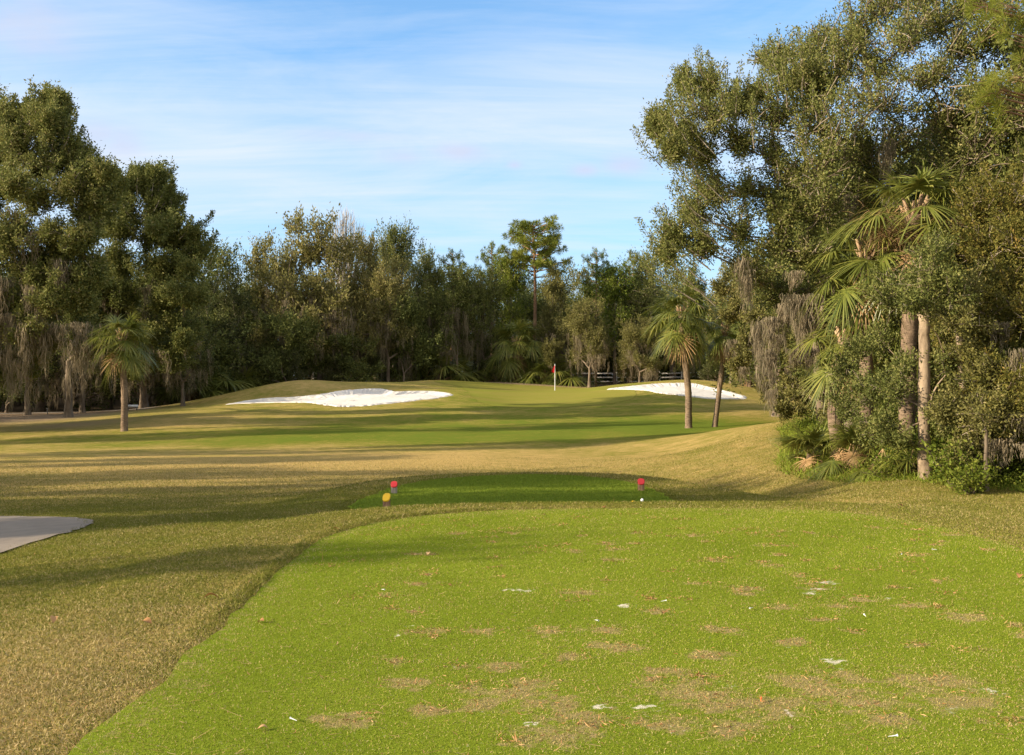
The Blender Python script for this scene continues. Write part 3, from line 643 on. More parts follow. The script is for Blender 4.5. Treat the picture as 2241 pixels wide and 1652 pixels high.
# --- hero oak on the right ------------------------------------------------
rh = np.random.RandomState(21)
def lobes_from(L, base, jitter, rng, depth=.8, shrink=.84):
    o = []
    L = list(L) + [(x + rng.uniform(-.9, .9) * r, y + rng.uniform(-.5, .9) * r, Y + rng.uniform(-1, 1) * r * Y / F * 1.5, r * .62) for x, y, Y, r in L if rng.uniform() < jitter]
    for x, y, Y, r in L:
        p = at(x, y, Y) - base; rr = r * Y / F; rr *= (shrink if x < 1760 else 1) * (.8 if 1420 < x < 1625 else 1); o.append((*p, rr, rr * depth, rr * .85))
    return o
base = np.array([8.0, 23.0, H(8.0, 23.0)])
L = [(1500, 300, 22, 62), (1545, 190, 22.5, 55), (1560, 260, 21.5, 70), (1480, 400, 23, 0), (1540, 350, 22, 75), (1610, 230, 23, 60), (1620, 320, 22, 80), (1560, 430, 23, 65), (1520, 470, 22.5, 50), (1480, 520, 22, 48), (1545, 540, 22, 60),
     (1630, 420, 22, 75), (1620, 520, 22.5, 65), (1700, 130, 23, 50), (1740, 180, 22, 70), (1795, 110, 23, 60), (1820, 180, 22, 75), (1700, 260, 22, 75), (1770, 280, 21.5, 80), (1690, 350, 22, 80), (1700, 440, 22, 75), (1700, 540, 22, 65), (1780, 380, 21, 80), (1790, 470, 21.5, 75), (1850, 300, 21, 85), (1870, 80, 22, 75),
     (1930, 30, 22, 80), (1910, 150, 21.5, 80), (1940, 230, 21, 80), (1980, 100, 21, 90), (2020, -10, 22, 85), (2060, 60, 21, 80), (2040, 180, 20.5, 85), (2100, 120, 21, 85), (2130, 10, 21, 85), (2180, 80, 20.5, 90), (2210, -20, 21, 90), (2240, 150, 20.5, 90), (2130, 220, 20, 85), (2210, 260, 20, 90), (2060, 280, 21, 80), (1900, 350, 22, 75), (2150, 330, 20.5, 85), (2240, 360, 20, 90),
     (1960, 330, 22.5, 80), (2100, 400, 21.5, 80), (1880, 440, 22.5, 70), (2200, 440, 21, 80), (2300, 100, 21, 90), (2320, 300, 20.5, 90), (1640, 600, 22, 55), (1760, 570, 22, 60), (1800, 640, 22.5, 55), (1700, 650, 22.5, 55), (1450, 265, 22.3, 28), (1462, 560, 22, 30), (2250, -110, 22, 90), (2100, -90, 22, 90), (1960, -70, 22.5, 80), (2350, -50, 22, 90), (2380, 200, 22, 90)]
L = [q for q in L if q[3] > 0]
geo = oak_geo(rh, lobes_from(L, base, .3, rh, 1.35), 2.6, .30, .066, 20, 9, 25, puff=.125, bare=.30, tint=.05, lean=(.3, 0), spike=1.1, woodk=1.0)
sprays(geo, rh, base, [(1527, 105, -.2), (1500, 140, -.3), (1560, 140, .1), (1437, 250, -.8), (1450, 222, -.6), (1475, 192, -.5), (1483, 155, -.4), (1620, 140, 0), (1664, 160, .1), (1683, 80, -.2), (1700, 110, -.2), (1720, 95, 0), (1750, 66, -.1), (1795, 44, 0), (1829, 64, 0), (1867, 30, -.2), (1880, 60, -.3), (1481, 315, -.8), (1489, 358, -.8), (1464, 412, -.9), (1439, 452, -.9), (1425, 515, -1.1), (1460, 480, -.8), (1450, 540, -1.0), (1590, 160, 0), (1645, 190, 0), (1770, 90, 0), (1500, 260, -.6), (1530, 400, -.8), (1500, 450, -.9), (1480, 220, -.7), (1740, 130, -.1), (1840, 110, 0)], 22.3, .062, 72, 4, .72)
mossA = [tuple(at(x, y, Y) - base) + (.12, .12, .06) for x, y, Y, n in [(1630, 560, 21.5, 3), (1645, 600, 21.5, 3), (1740, 640, 21, 6), (1760, 650, 21, 7), (1775, 640, 21, 7), (1735, 590, 21, 4), (1715, 660, 21.4, 4), (1690, 690, 21.5, 6), (1688, 760, 21.5, 4), (1660, 700, 21.8, 3), (1820, 600, 22, 3), (1960, 420, 20.5, 3), (2150, 420, 20, 4), (2100, 440, 20, 3), (1880, 700, 21.5, 3), (1860, 420, 21.5, 3), (1780, 760, 21.8, 3), (1930, 720, 20.6, 3), (1945, 300, 21, 2)] for _ in range(n)]
moss_geo(geo[2], rh, [np.array(m_) for m_ in mossA], 1.25, width=.016, strands=70, spread=.085)
make_tree('live_oak', base, geo, (M['oak'], M['bark']), 'spreading live oak filling the top right of the view, grey moss hanging below', 'tree')

# second thicket tree: orange brown foliage at the right edge
base = np.array([9.3, 16.2, H(9.3, 16.2)])
L = [(2140, 480, 17.5, 70), (2210, 450, 17, 75), (2230, 540, 16.5, 80), (2150, 560, 17, 70), (2080, 560, 18, 60), (2200, 640, 16.2, 80), (2120, 650, 17, 70), (2250, 720, 15.6, 80), (2160, 740, 16, 75), (2080, 730, 17, 60), (2200, 830, 15.2, 75), (2120, 840, 16, 65), (2250, 900, 14.9, 70), (2180, 920, 15, 60), (2330, 600, 16, 90), (2340, 800, 15, 90), (2330, 450, 17, 90), (2280, 400, 18, 80), (2120, 930, 15.6, 50), (2290, 960, 14.6, 60)]
geo = oak_geo(rh, lobes_from(L, base, 0, rh, 1.3), 1.2, .13, .055, 22, 10, 26, puff=.095, bare=.08, tint=.05, spike=.9)
mA = [np.array(tuple(at(x, y, Y) - base) + (.2, .1, .05)) for x, y, Y, n in [(2195, 700, 15.6, 4), (2235, 760, 14.9, 6), (2230, 900, 14.5, 8), (2190, 955, 14.7, 8), (2150, 960, 14.9, 6), (2260, 965, 14.4, 6), (2140, 860, 15.2, 4)] for _ in range(n)]
moss_geo(geo[2], rh, mA, .5, width=.012, strands=50, spread=.07)
make_tree('scrub_oak', base, geo, (M['brown'], M['bark']), 'scrub oak with orange-brown leaves at the right edge of the thicket', 'tree')

# pale upright trunk with leafy green understorey, and others
def hero_small(name, base, trunk, tr, L, seed, m, label, leaf=.055, dens=(14, 8, 22), mossl=None, bk='pale_bark', th=None):
    base = np.array(base, float); r = np.random.RandomState(seed)
    geo = oak_geo(r, lobes_from(L, base, 0, r, 1.2), 1.0, .035, leaf, *dens, puff=.12, bare=.15, tint=.02, spike=.6)
    wd = geo[1]; P = np.array(trunk, float); k = np.linspace(0, len(P) - 1, 30)
    C = np.stack([np.interp(k, np.arange(len(P)), P[:, i]) for i in range(3)], -1)
    for _ in range(4): C[1:-1] = (C[:-2] + C[2:]) * .25 + C[1:-1] * .5
    C[:, :2] += r.normal(size=(30, 2)) * tr * .06
    tube(wd, C, tr * (1 + .45 * np.exp(-np.linspace(0, 18, 30)) - .25 * np.linspace(0, 1, 30) - .62 * np.linspace(0, 1, 30) ** 6 + .04 * r.normal(size=30)), 12)
    if mossl: moss_geo(geo[2], r, [np.array(tuple(at(x, y, Y) - base) + (.15, .1, .05)) for x, y, Y, n in mossl for _ in range(n)], .55, width=.012, strands=50, spread=.06)
    return make_tree(name, base, geo, (m, M[bk]), label)
bx = at(2024, 1042, 15.9); bx[2] = H(bx[0], bx[1])
hero_small('pale_trunk_tree', bx, [(0, 0, -.2), (-.02, 0, .8), (.02, .05, 1.8), (.03, .1, 2.5), (0, .15, 3.1), (.06, .3, 3.7)], .10,
           [(1975, 800, 16.6, 45), (2045, 860, 16.5, 42), (1960, 860, 16, 45), (2080, 810, 15.8, 42), (1930, 930, 16.2, 40), (2085, 930, 15.5, 40), (1965, 960, 15.8, 30), (2060, 640, 16.5, 60), (2000, 610, 16.8, 55), (1950, 660, 17, 55), (2090, 700, 16.2, 50), (2030, 610, 15.4, 55), (2010, 670, 15.3, 34), (2045, 560, 15.8, 55), (2075, 640, 15.3, 45), (2110, 1000, 15.2, 26), (1900, 860, 16.6, 40), (1890, 765, 17.7, 40), (1850, 815, 17.9, 38), (1935, 755, 17.3, 38), (1860, 900, 17.2, 35)], 41, M['oak'],
           'straight pale-barked tree in front of the right thicket, lit by low sun')
bx = at(2090, 1045, 15.6); bx[2] = H(bx[0], bx[1])
hero_small('leaning_tree', bx, [(0, 0, -.2), (.05, 0, .5), (.16, 0, 1.0), (.12, .05, 1.9), (.05, .1, 2.9)], .075,
           [(2110, 780, 15.6, 45), (2150, 830, 15.2, 42), (2060, 900, 15.2, 35), (2090, 700, 15.2, 45), (2110, 650, 15.6, 45), (2140, 960, 15, 35), (2100, 1010, 14.9, 24)], 42, M['oak_olive'],
           'thinner crooked tree right behind the pale trunk', mossl=[(2130, 900, 15, 5), (2075, 990, 15.2, 3)])
bx = at(2158, 1068, 14.6); bx[2] = H(bx[0], bx[1])
hero_small('sapling', bx, [(0, 0, -.1), (0, 0, .5), (.02, 0, 1.1)], .026, [(2165, 930, 14.6, 40), (2140, 900, 14.7, 30), (2190, 890, 14.6, 35)], 43, M['oak_olive'], 'slim grey sapling stem at the far right edge of the grass', dens=(10, 6, 18), bk='bark')
# mossy understorey trees left part of thicket (over the mound)
bx = np.array([8.4, 26.5, H(8.4, 26.5)])
hero_small('mossy_oak', bx, [(0, 0, -.2), (-.1, 0, 1.2), (-.2, 0, 2.4), (0, 0, 3.4)], .16,
           [(1740, 860, 27, 40), (1720, 895, 26.5, 30), (1790, 850, 26, 45), (1700, 760, 28, 45), (1760, 790, 27, 45), (1640, 760, 29, 45), (1660, 700, 29, 50), (1720, 700, 28, 50), (1600, 700, 30, 45), (1620, 800, 29, 35), (1820, 790, 26, 45), (1840, 850, 25, 40), (1800, 720, 26, 50), (1860, 760, 25, 40), (1830, 900, 24, 30), (1680, 850, 28, 30), (1580, 640, 30, 45), (1660, 620, 29, 50), (1880, 640, 25, 50), (1900, 800, 24.5, 40)], 44, M['oak_olive'],
           'low mossy oak drooping over the grass mound at the left end of the thicket', leaf=.085, dens=(13, 8, 24), mossl=[(1690, 780, 26, 12), (1700, 730, 27, 8), (1655, 760, 28, 7), (1755, 700, 25, 12), (1775, 690, 25, 10), (1735, 760, 26, 7), (1625, 800, 28, 5), (1820, 820, 25, 6), (1880, 830, 24, 8), (1600, 740, 29, 5), (1690, 850, 26.5, 6)], bk='bark')

# pine limbs reaching in at the top right corner
rpn = np.random.RandomState(8); base = np.array([13.2, 19.0, H(13.2, 19.0)]); cr, wd, ms = Acc(), Acc(), Acc()
tube(wd, [(0, 0, -.2), (.1, 0, 4), (0, 0, 8), (-.1, 0, 14)], [.28, .25, .2, .1], 9)
for x, y, Y in [(2150, 20, 17.5), (2200, 20, 17.5), (2170, 60, 17), (2240, 50, 17.5), (2150, 185, 17), (2160, 225, 17), (2180, 200, 17.2), (2210, 170, 17), (2230, 100, 17), (2270, 190, 17.5), (2190, 240, 17), (2130, 10, 17.2), (2220, -20, 17.5), (2260, 20, 17), (2300, 130, 17), (2155, 205, 17)]:
    p = at(x, y, Y) - base; s = np.array([0, 0, max(2, p[2] + .7)]); t = np.linspace(0, 1, 6)[:, None]
    tube(wd, s + (p - s) * t + np.array([0, 0, -.35]) * 4 * t * (1 - t), np.linspace(.07, .012, 6), 5)
    for _ in range(5):
        c = p + rpn.normal(size=3) * .13; d = unit(rpn.normal(size=(70, 3)) + [-.6, 0, .3]); leaves(cr, np.repeat(c[None], 70, 0) + d * .02, d, .20 * rpn.uniform(.7, 1.1, 70), .007, np.clip(rpn.normal(.6, .2, 70), 0, 1), rpn, bend=.15)
        tube(wd, [p - (p - s) * .06, c], [.012, .005], 3)
e = make_tree('pine', base, (cr, wd, ms), (M['pine'], M['pine_bark']), 'pine whose bright needle tufts reach in at the top right corner')

# --- left oaks -------------------------------------------------------------
rl_ = np.random.RandomState(31)
bx = gpt(-30, 50)
L = [(100, 235, 48, 36), (60, 270, 48, 50), (10, 290, 48, 60), (110, 290, 47, 45), (40, 350, 47, 60), (110, 370, 47, 60), (170, 350, 47, 42), (-40, 330, 48, 70), (0, 420, 47, 65), (80, 440, 46, 65), (150, 430, 46, 60), (200, 390, 47, 40), (215, 460, 47, 50), (-50, 450, 47, 70), (30, 510, 46, 60), (110, 520, 46, 60), (180, 520, 46, 55), (-30, 560, 46, 65), (60, 590, 46, 60), (130, 600, 46, 55), (200, 590, 46.5, 50), (20, 660, 46, 50), (100, 670, 46, 45), (170, 660, 46, 40), (-60, 220, 49, 60), (-100, 400, 48, 80), (130, 230, 48, 22), (-20, 720, 46, 45), (60, 730, 45.5, 40), (10, 790, 47, 38), (110, 745, 47, 36), (180, 730, 47, 34), (75, 800, 48, 30)]
geo = oak_geo(rl_, lobes_from(L, bx, .9, rl_, 1.3), 3.2, .42, .14, 20, 10, 26, puff=.25, bare=.2, tint=.10, spike=.8, woodk=.9)
sprays(geo, rl_, bx, [(100, 188, 0), (62, 200, 0), (30, 212, -.1), (140, 232, .6), (148, 258, .8), (118, 210, .3), (215, 338, .6), (200, 328, .4), (160, 300, .7), (180, 330, .6), (5, 215, 0), (235, 372, .7)], 47.5, .13, 52, 7)
moss_geo(geo[2], rl_, [np.array(tuple(at(x, y, 45.5) - bx) + (.8, .8, .3)) for x, y, n in [(20, 680, 9), (60, 700, 9), (105, 700, 8), (150, 700, 7), (10, 600, 8), (80, 620, 8), (0, 760, 8), (40, 780, 5), (170, 740, 6), (130, 560, 6), (200, 700, 5), (60, 500, 4), (20, 450, 3)] for _ in range(n)], 2.2, width=.03, strands=44, spread=.15)
make_tree('live_oak', bx, geo, (M['oak'], M['bark']), 'big live oak at the left edge, tallest on that side, moss curtains below', 'tree')
bx = gpt(150, 59)
L = [(250, 420, 55, 45), (300, 400, 55, 40), (340, 395, 55, 38), (280, 470, 54, 55), (338, 465, 54, 44), (375, 445, 54.5, 24), (230, 500, 54, 50), (320, 530, 53.5, 55), (378, 515, 54, 40), (420, 520, 54, 22), (250, 580, 53, 55), (340, 600, 53, 55), (385, 585, 53.5, 42), (415, 565, 54, 24), (280, 660, 53, 50), (360, 670, 53, 50), (410, 650, 53, 38), (220, 660, 53, 40), (330, 730, 52.5, 38), (230, 640, 52.5, 50), (200, 710, 52.5, 42), (390, 720, 53, 32), (200, 420, 56, 45), (255, 740, 54, 34), (320, 790, 55, 34), (370, 780, 54, 34), (190, 780, 56, 36), (420, 740, 54, 34)]
geo = oak_geo(rl_, lobes_from(L, bx, .9, rl_, 1.4), 3.4, .22, .14, 20, 10, 26, puff=.26, bare=.2, tint=.04, spike=.8, woodk=.9)
sprays(geo, rl_, bx, [(340, 366, .1), (300, 368, 0), (262, 375, -.1), (375, 405, .6), (390, 440, .8), (436, 488, .7), (444, 510, .9), (415, 495, .6), (320, 372, 0), (355, 385, .4)], 54.5, .14, 46, 7)
moss_geo(geo[2], rl_, [np.array(tuple(at(x, y, 52.5) - bx) + (.8, .8, .3)) for x, y, n in [(240, 700, 6), (300, 740, 5), (200, 720, 6), (350, 760, 5), (250, 640, 5), (410, 740, 4), (180, 780, 5), (330, 620, 4), (400, 620, 3)] for _ in range(n)], 1.7, width=.035, strands=36, spread=.15)
make_tree('live_oak', bx, geo, (M['oak'], M['bark']), 'round-topped live oak behind the lone palm on the left lawn', 'tree')

# --- variants for the woods behind ------------------------------------------
rv = np.random.RandomState(51)
def variant(kind, seed):
    r = np.random.RandomState(seed)
    if kind == 'oak': return oak_geo(r, dome(r, 26, 12, 4.4, .22), 2.6, .28, .25, 9, 6, 17, puff=.42, bare=.12, spike=.8, moss=(110, 2.4, .65), woodk=.9)
    if kind == 'tall': return oak_geo(r, dome(r, 24, 12, 3.0, .34), 4.5, .22, .23, 9, 6, 15, puff=.38, bare=.22, spike=1.0, moss=(14, 1.2, .5), woodk=.9)
    if kind == 'thin': return oak_geo(r, dome(r, 20, 12, 3.4, .3), 3.5, .2, .22, 8, 5, 13, puff=.34, bare=.5, spike=1.0, moss=(20, 1.5, .5), woodk=.9)
    if kind == 'shrub': return oak_geo(r, [(x * 1.3, y * 1.3, z * 1.0 + .3, a_, b_, c_) for x, y, z, a_, b_, c_ in dome(r, 12, 4, 1.6, .1, (.3, .42))], .5, .09, .16, 9, 6, 15, puff=.24, bare=.12, spike=.8, moss=(10, .7, .6))
    if kind == 'pine': return pine_geo(r, 15, 3.6, .5, .26, .42, 30, 40)
VAR = {}
def meshes(geo, nm, mk, bk):
    cr, wd, ms = geo; d = [('trunk', wd.mesh('trunk', M[bk], True)), ('crown', cr.mesh('crown', M[mk]))]
    if getattr(wd, 'br', None) is not None: d.append(('branches', wd.br.mesh('branches', M['branch'])))
    if ms.n: d.append(('hanging_moss', ms.mesh('hanging_moss', M['moss'])))
    return d
GEO = {(k, s): variant(k, 100 + 7 * i + s) for i, (k, n) in enumerate([('oak', 3), ('tall', 2), ('shrub', 2), ('pine', 2), ('thin', 2)]) for s in range(n)}
def vmesh(k, s, mk):
    if (k, s, mk) not in VAR: VAR[(k, s, mk)] = meshes(GEO[(k, s)], k, mk, 'pine_bark' if k == 'pine' else 'bark')
    return VAR[(k, s, mk)]
BASEH = {'thin': 12.3, 'oak': 12.3, 'tall': 12.3, 'pine': 15.0, 'shrub': 4.2}; BASER = {'thin': 4.2, 'oak': 5.4, 'tall': 3.8, 'pine': 3.9, 'shrub': 2.9}
NAMES = {'thin': 'live_oak', 'oak': 'live_oak', 'tall': 'laurel_oak', 'pine': 'pine', 'shrub': 'shrub'}
rt = np.random.RandomState(5)
def wood_tree(kind, s, mk, x, ytop, Y, halfw, label, group=None):
    b = gpt(x, Y); top = CAMZ + (HZ - ytop) / F * Y; hz = (top - b[2]) / BASEH[kind]; hw = (halfw * Y / F) / BASER[kind]
    e = empty(NAMES[kind], b, rt.uniform(0, 2 * PI), label, 'shrub' if kind == 'shrub' else 'tree', group); e.scale = (hw, hw, hz)
    for nm, me in vmesh(kind, s, mk):
        o = bpy.data.objects.new(nm, me); COL.objects.link(o); o.parent = e
    return e
G1 = 'trees of the wood behind the green'
for row in [
    ('tall', 0, 'oak', 462, 535, 88, 101, 'dark laurel oak above the gap right of the round-topped live oak'),
    ('oak', 0, 'dark', 500, 600, 82, 75, 'low dark live oak right above the foot of the left mound'),
    ('oak', 1, 'oak_olive', 600, 505, 92, 100, 'olive live oak standing left of the tallest mossy one over the left bunker'),
    ('oak', 0, 'oak_olive', 700, 455, 90, 135, 'tallest mossy live oak in the middle wood, over the left bunker'),
    ('oak', 2, 'oak_olive', 790, 505, 94, 80, 'mossy live oak touching the tallest one on its right side'),
    ('tall', 1, 'oak', 862, 486, 104, 64, 'thin-topped laurel oak poking above the wood right of the left bunker'),
    ('oak', 1, 'oak_olive', 850, 560, 91, 85, 'mossy tan-hung live oak over the right end of the left bunker'),
    ('oak', 0, 'oak', 925, 540, 96, 72, 'dark laurel oak behind the crest of the green'),
    ('pine', 0, 'pine', 990, 540, 106, 50, 'short round pine left of the big one behind the green'),
    ('oak', 2, 'oak', 1000, 575, 94, 80, 'green laurel oak in front of the short round pine'),
    ('pine', 1, 'pine', 1075, 525, 107, 48, 'pine with yellow-green top just left of the tallest pine'),
    ('oak', 1, 'oak', 1060, 580, 97, 75, 'laurel oak with bare grey limbs left of the stout palm'),
    ('tall', 1, 'bright', 1115, 555, 101, 60, 'yellow-green laurel oak at the foot of the tallest pine'),
    ('oak', 0, 'oak_olive', 1235, 575, 97, 85, 'olive laurel oak behind the flag'),
    ('oak', 2, 'oak_olive', 1290, 650, 90, 70, 'low live oak right of the flag with pale twigs'),
    ('pine', 0, 'pine', 1305, 538, 105, 48, 'pine right of the tallest pine, half its height'),
    ('tall', 1, 'bright', 1345, 575, 100, 67, 'bright laurel oak left of the two lawn palms'),
    ('pine', 1, 'pine', 1385, 545, 110, 42, 'small pine between the flag and the two lawn palms'),
    ('tall', 0, 'oak', 1425, 545, 100, 74, 'grey-green laurel oak right above the two lawn palms'),
    ('oak', 1, 'oak_olive', 1400, 690, 88, 60, 'low mossy live oak at the left tip of the right bunker'),
    ('oak', 0, 'oak', 1500, 570, 92, 70, 'live oak behind the crowns of the two lawn palms'),
    ('oak', 2, 'oak_olive', 1600, 560, 88, 75, 'live oak behind the right end of the right bunker'),
    ('oak', 1, 'oak', 1700, 560, 78, 90, 'live oak in the gap under the big right oak'),
    ('oak', 0, 'dark', 400, 640, 68, 85, 'low dark live oak right of the lone palm'),
    ('oak', 2, 'dark', 310, 660, 70, 90, 'low dark live oak directly behind the lone palm'),
    ('oak', 1, 'dark', 180, 560, 66, 110, 'dark live oak between the two big left oaks'),
    ('oak', 0, 'dark', 60, 560, 64, 120, 'dark live oak behind the moss curtains at the left edge')]:
    wood_tree(*row, group=G1)
G2 = 'shrubs at the foot of the wood'
for row in [
    ('shrub', 0, 'dark', 565, 760, 86, 55, 'dark shrub behind the left slope of the mound'), ('shrub', 1, 'dark', 640, 770, 84, 40, 'dark shrub left of the mossy trunk on the mound'),
    ('shrub', 0, 'oak_olive', 1210, 745, 93, 45, 'olive shrub just left of the flag'), ('shrub', 1, 'oak_olive', 1375, 745, 92, 40, 'olive twiggy shrub at the left tip of the right bunker'),
    ('shrub', 0, 'dark', 1060, 780, 98, 45, 'dark shrub left of the stout palm'), ('shrub', 1, 'dark', 920, 770, 96, 50, 'dark shrub behind the crest of the green'),
    ('shrub', 0, 'oak_olive', 1625, 735, 80, 60, 'mossy shrub behind the right end of the right bunker'), ('shrub', 1, 'dark', 1560, 790, 84, 40, 'dark shrub between the two lawn palms and the wood'),
    ('shrub', 1, 'dark', 740, 775, 88, 45, 'dark shrub right of the mossy trunk on the mound'), ('shrub', 0, 'dark', 830, 780, 92, 45, 'dark shrub behind the left bunker middle')]:
    wood_tree(*row, group=G2)

# tallest pine, modelled on its own, and the bare tree top beside the mossy oak
b = gpt(1165, 100); rr_ = np.random.RandomState(9)
geo = pine_geo(rr_, CAMZ + (HZ - 474) / F * 100 - b[2], 4.0, .68, .27, .40, 44, 50, puffr=.42)
for zf in (.5, .56, .6):
    pass
make_tree('pine', b, geo, (M['pine'], M['pine_bark']), 'tallest pine, its flat open crown standing above the wood behind the flag', 'tree', G1)
b = gpt(752, 98); wd = Acc(); rr_ = np.random.RandomState(12); tw = Acc()
top = CAMZ + (HZ - 452) / F * 98 - b[2]
tube(wd, [(0, 0, -.2), (0, 0, top * .3), (.1, 0, top * .6)], [.3, .25, .15], 7)
for i in range(60):
    a0 = rr_.uniform(0, 2 * PI); sp = rr_.uniform(.1, 1); e1 = np.array([math.cos(a0) * 2.9 * sp, math.sin(a0) * 2.5 * sp, top * (1.0 - .22 * sp ** 2) * rr_.uniform(.93, 1)])
    s1 = np.array([.1, 0, top * rr_.uniform(.45, .62)]); t = np.linspace(0, 1, 6)[:, None]; mid = np.array([e1[0] * .85, e1[1] * .85, (s1[2] + e1[2]) * .47])
    B = (1 - t) ** 2 * s1 + 2 * t * (1 - t) * mid + t ** 2 * e1; tube(wd, B, np.linspace(.06, .015, 6), 4)
    k = 26; u = rr_.uniform(.3, 1, k); p = np.stack([np.interp(u, np.linspace(0, 1, 6), B[:, c]) for c in range(3)], -1)
    d = unit(rr_.normal(size=(k, 3)) * .45 + [0, 0, 1] + (B[-1] - B[0]) * .1); ribbons(tw, p, d, unit(np.cross(d, rr_.normal(size=(k, 3)))), rr_.uniform(.5, 1.3, k), .06, -.05, rr_.uniform(0, 1, k), 2)
e = empty('bare_tree', b, 0, 'leafless grey-twigged tree top rising behind the tallest mossy live oak', 'tree', G1)
wd.build('trunk', M['twig'], e, True); tw.build('twigs', M['twig'], e)

# --- the wood farther back reads as one mass --------------------------------
def flat(keys): return {k: tuple(x.arrays() for x in GEO[k][:2]) for k in keys}
fm = flat([k for k in GEO if k[0] in ('oak', 'tall', 'shrub')])
cr, wd = Acc(), Acc(); rw = np.random.RandomState(70)
def put(key, X, Y, sx, sz, ang, thin=.5):
    (v, f, t), (v2, f2, t2) = fm[key]; c, s = math.cos(ang), math.sin(ang); R = np.array([[c, -s, 0], [s, c, 0], [0, 0, 1]])
    o = np.array([X, Y, H(X, Y)]); nf = len(f); keep = rw.uniform(size=nf) < thin; fk = f[keep]
    vv = (v[fk.ravel()] * [sx, sx, sz]) @ R.T + o; cr.add(vv, np.arange(len(fk) * 4).reshape(-1, 4), t[keep])
    wd.add((v2 * [sx, sx, sz]) @ R.T + o, f2, t2)
for X in np.arange(-70, 75, 5.0):
    for Y0, hs in ((112, .95), (121, 1.05), (131, 1.12)):
        x, y = X + rw.uniform(-2, 2), Y0 + rw.uniform(-2, 2); k = ('oak', rw.randint(3)) if rw.uniform() < .6 else ('tall', rw.randint(2))
        top = rw.uniform(10.6, 12.8) * hs if abs(X) > 30 or True else 11
        put(k, x, y, rw.uniform(.95, 1.3), top / 12.3, rw.uniform(0, 6.3), .55)
for X in np.arange(-60, 60, 3.2):   # undergrowth inside the wood
    for Y0 in (100, 106):
        if not any(a_ < X < b_ for a_, b_ in ((5.6, 11.5), (15.5, 19.5), (-13, -9.5))) and rw.uniform() < (.72 if X > -8 else .95): put(('shrub', rw.randint(2)), X + rw.uniform(-1, 1), Y0 + rw.uniform(-2, 2), rw.uniform(.8, 1.3), rw.uniform(.6, 1.1) * (1.0 if X > -8 else 1.5), rw.uniform(0, 6.3), .8)
for X in np.arange(-24, 34, 3.0): put(('shrub', rw.randint(2)), X, 119 + rw.uniform(-2, 2), 1.6, 1.15, rw.uniform(0, 6.3), 1); put(('shrub', rw.randint(2)), X + 1.5, 127 + rw.uniform(-2, 2), 1.8, 1.4, rw.uniform(0, 6.3), 1)
for X, Y in [(x, y) for x in np.arange(-66, -24, 6.5) for y in np.arange(72, 104, 8)]:
    put(('oak', rw.randint(3)), X + rw.uniform(-2, 2), Y + rw.uniform(-2, 2), rw.uniform(1, 1.3), rw.uniform(.8, 1.0), rw.uniform(0, 6.3), .6)
    put(('shrub', rw.randint(2)), X + rw.uniform(-3, 3), Y + rw.uniform(-3, 3), 1.4, rw.uniform(.8, 1.4), rw.uniform(0, 6.3), .9)
for X, Y in [(-19, 84), (-15, 88), (-10, 91), (-24, 80), (-28, 76), (-32, 73), (-22, 90), (-16, 95)]:
    put(('shrub', rw.randint(2)), X, Y, 1.5, rw.uniform(1.2, 1.9), rw.uniform(0, 6.3), 1)
for X, Y in [(x, y) for x in np.arange(16, 66, 6.5) for y in np.arange(44, 104, 9) if x > 9 + (y - 40) * .32]:
    put(('oak', rw.randint(3)), X + rw.uniform(-2, 2), Y + rw.uniform(-2, 2), rw.uniform(.9, 1.2), rw.uniform(.8, 1.0), rw.uniform(0, 6.3), .6)
for X, Y in [(18, 40), (15, 38), (22, 36), (20, 48), (13, 42), (24, 44)]: put(('shrub', rw.randint(2)), X, Y, 1.5, 1.6, 0, 1); put(('oak', rw.randint(3)), X + 2, Y + 2, 1, .9, 1, .8)
for X, Y in [(11, 24), (12.5, 28), (14, 21), (16, 26), (10.5, 30), (12, 34), (17, 32), (13, 17.5), (15.5, 17), (11.5, 20.5)]:
    put(('oak', rw.randint(3)), X, Y, .55, rw.uniform(.62, .75), rw.uniform(0, 6.3), 1)
    put(('shrub', rw.randint(2)), X - .6, Y, .7, .7, rw.uniform(0, 6.3), 1)
nb_ = 46000; X = rw.uniform(-26, 40, nb_); Y = rw.uniform(117, 124, nb_); zt = rw.uniform(0, 1, nb_) ** 1.2 * (3.6 + .9 * np.sin(X * .7) + .7 * np.sin(X * 1.9 + 1))
leaves(cr, np.stack([X, Y, hgt(X, Y) + zt], -1), unit(rw.normal(size=(nb_, 3)) + [0, -.2, .4]), .42 * rw.uniform(.6, 1.3, nb_), .22, np.clip(rw.normal(.3, .18, nb_), 0, 1), rw)
w_ = cr.build('background_wood', M['oak']); tag(w_, 'dense dark wood closing the view behind the first row of trees', 'wood', kind='stuff')
w2 = wd.build('background_wood_trunks', M['bark']); tag(w2, 'trunks and limbs inside the dense wood', 'wood', kind='stuff')

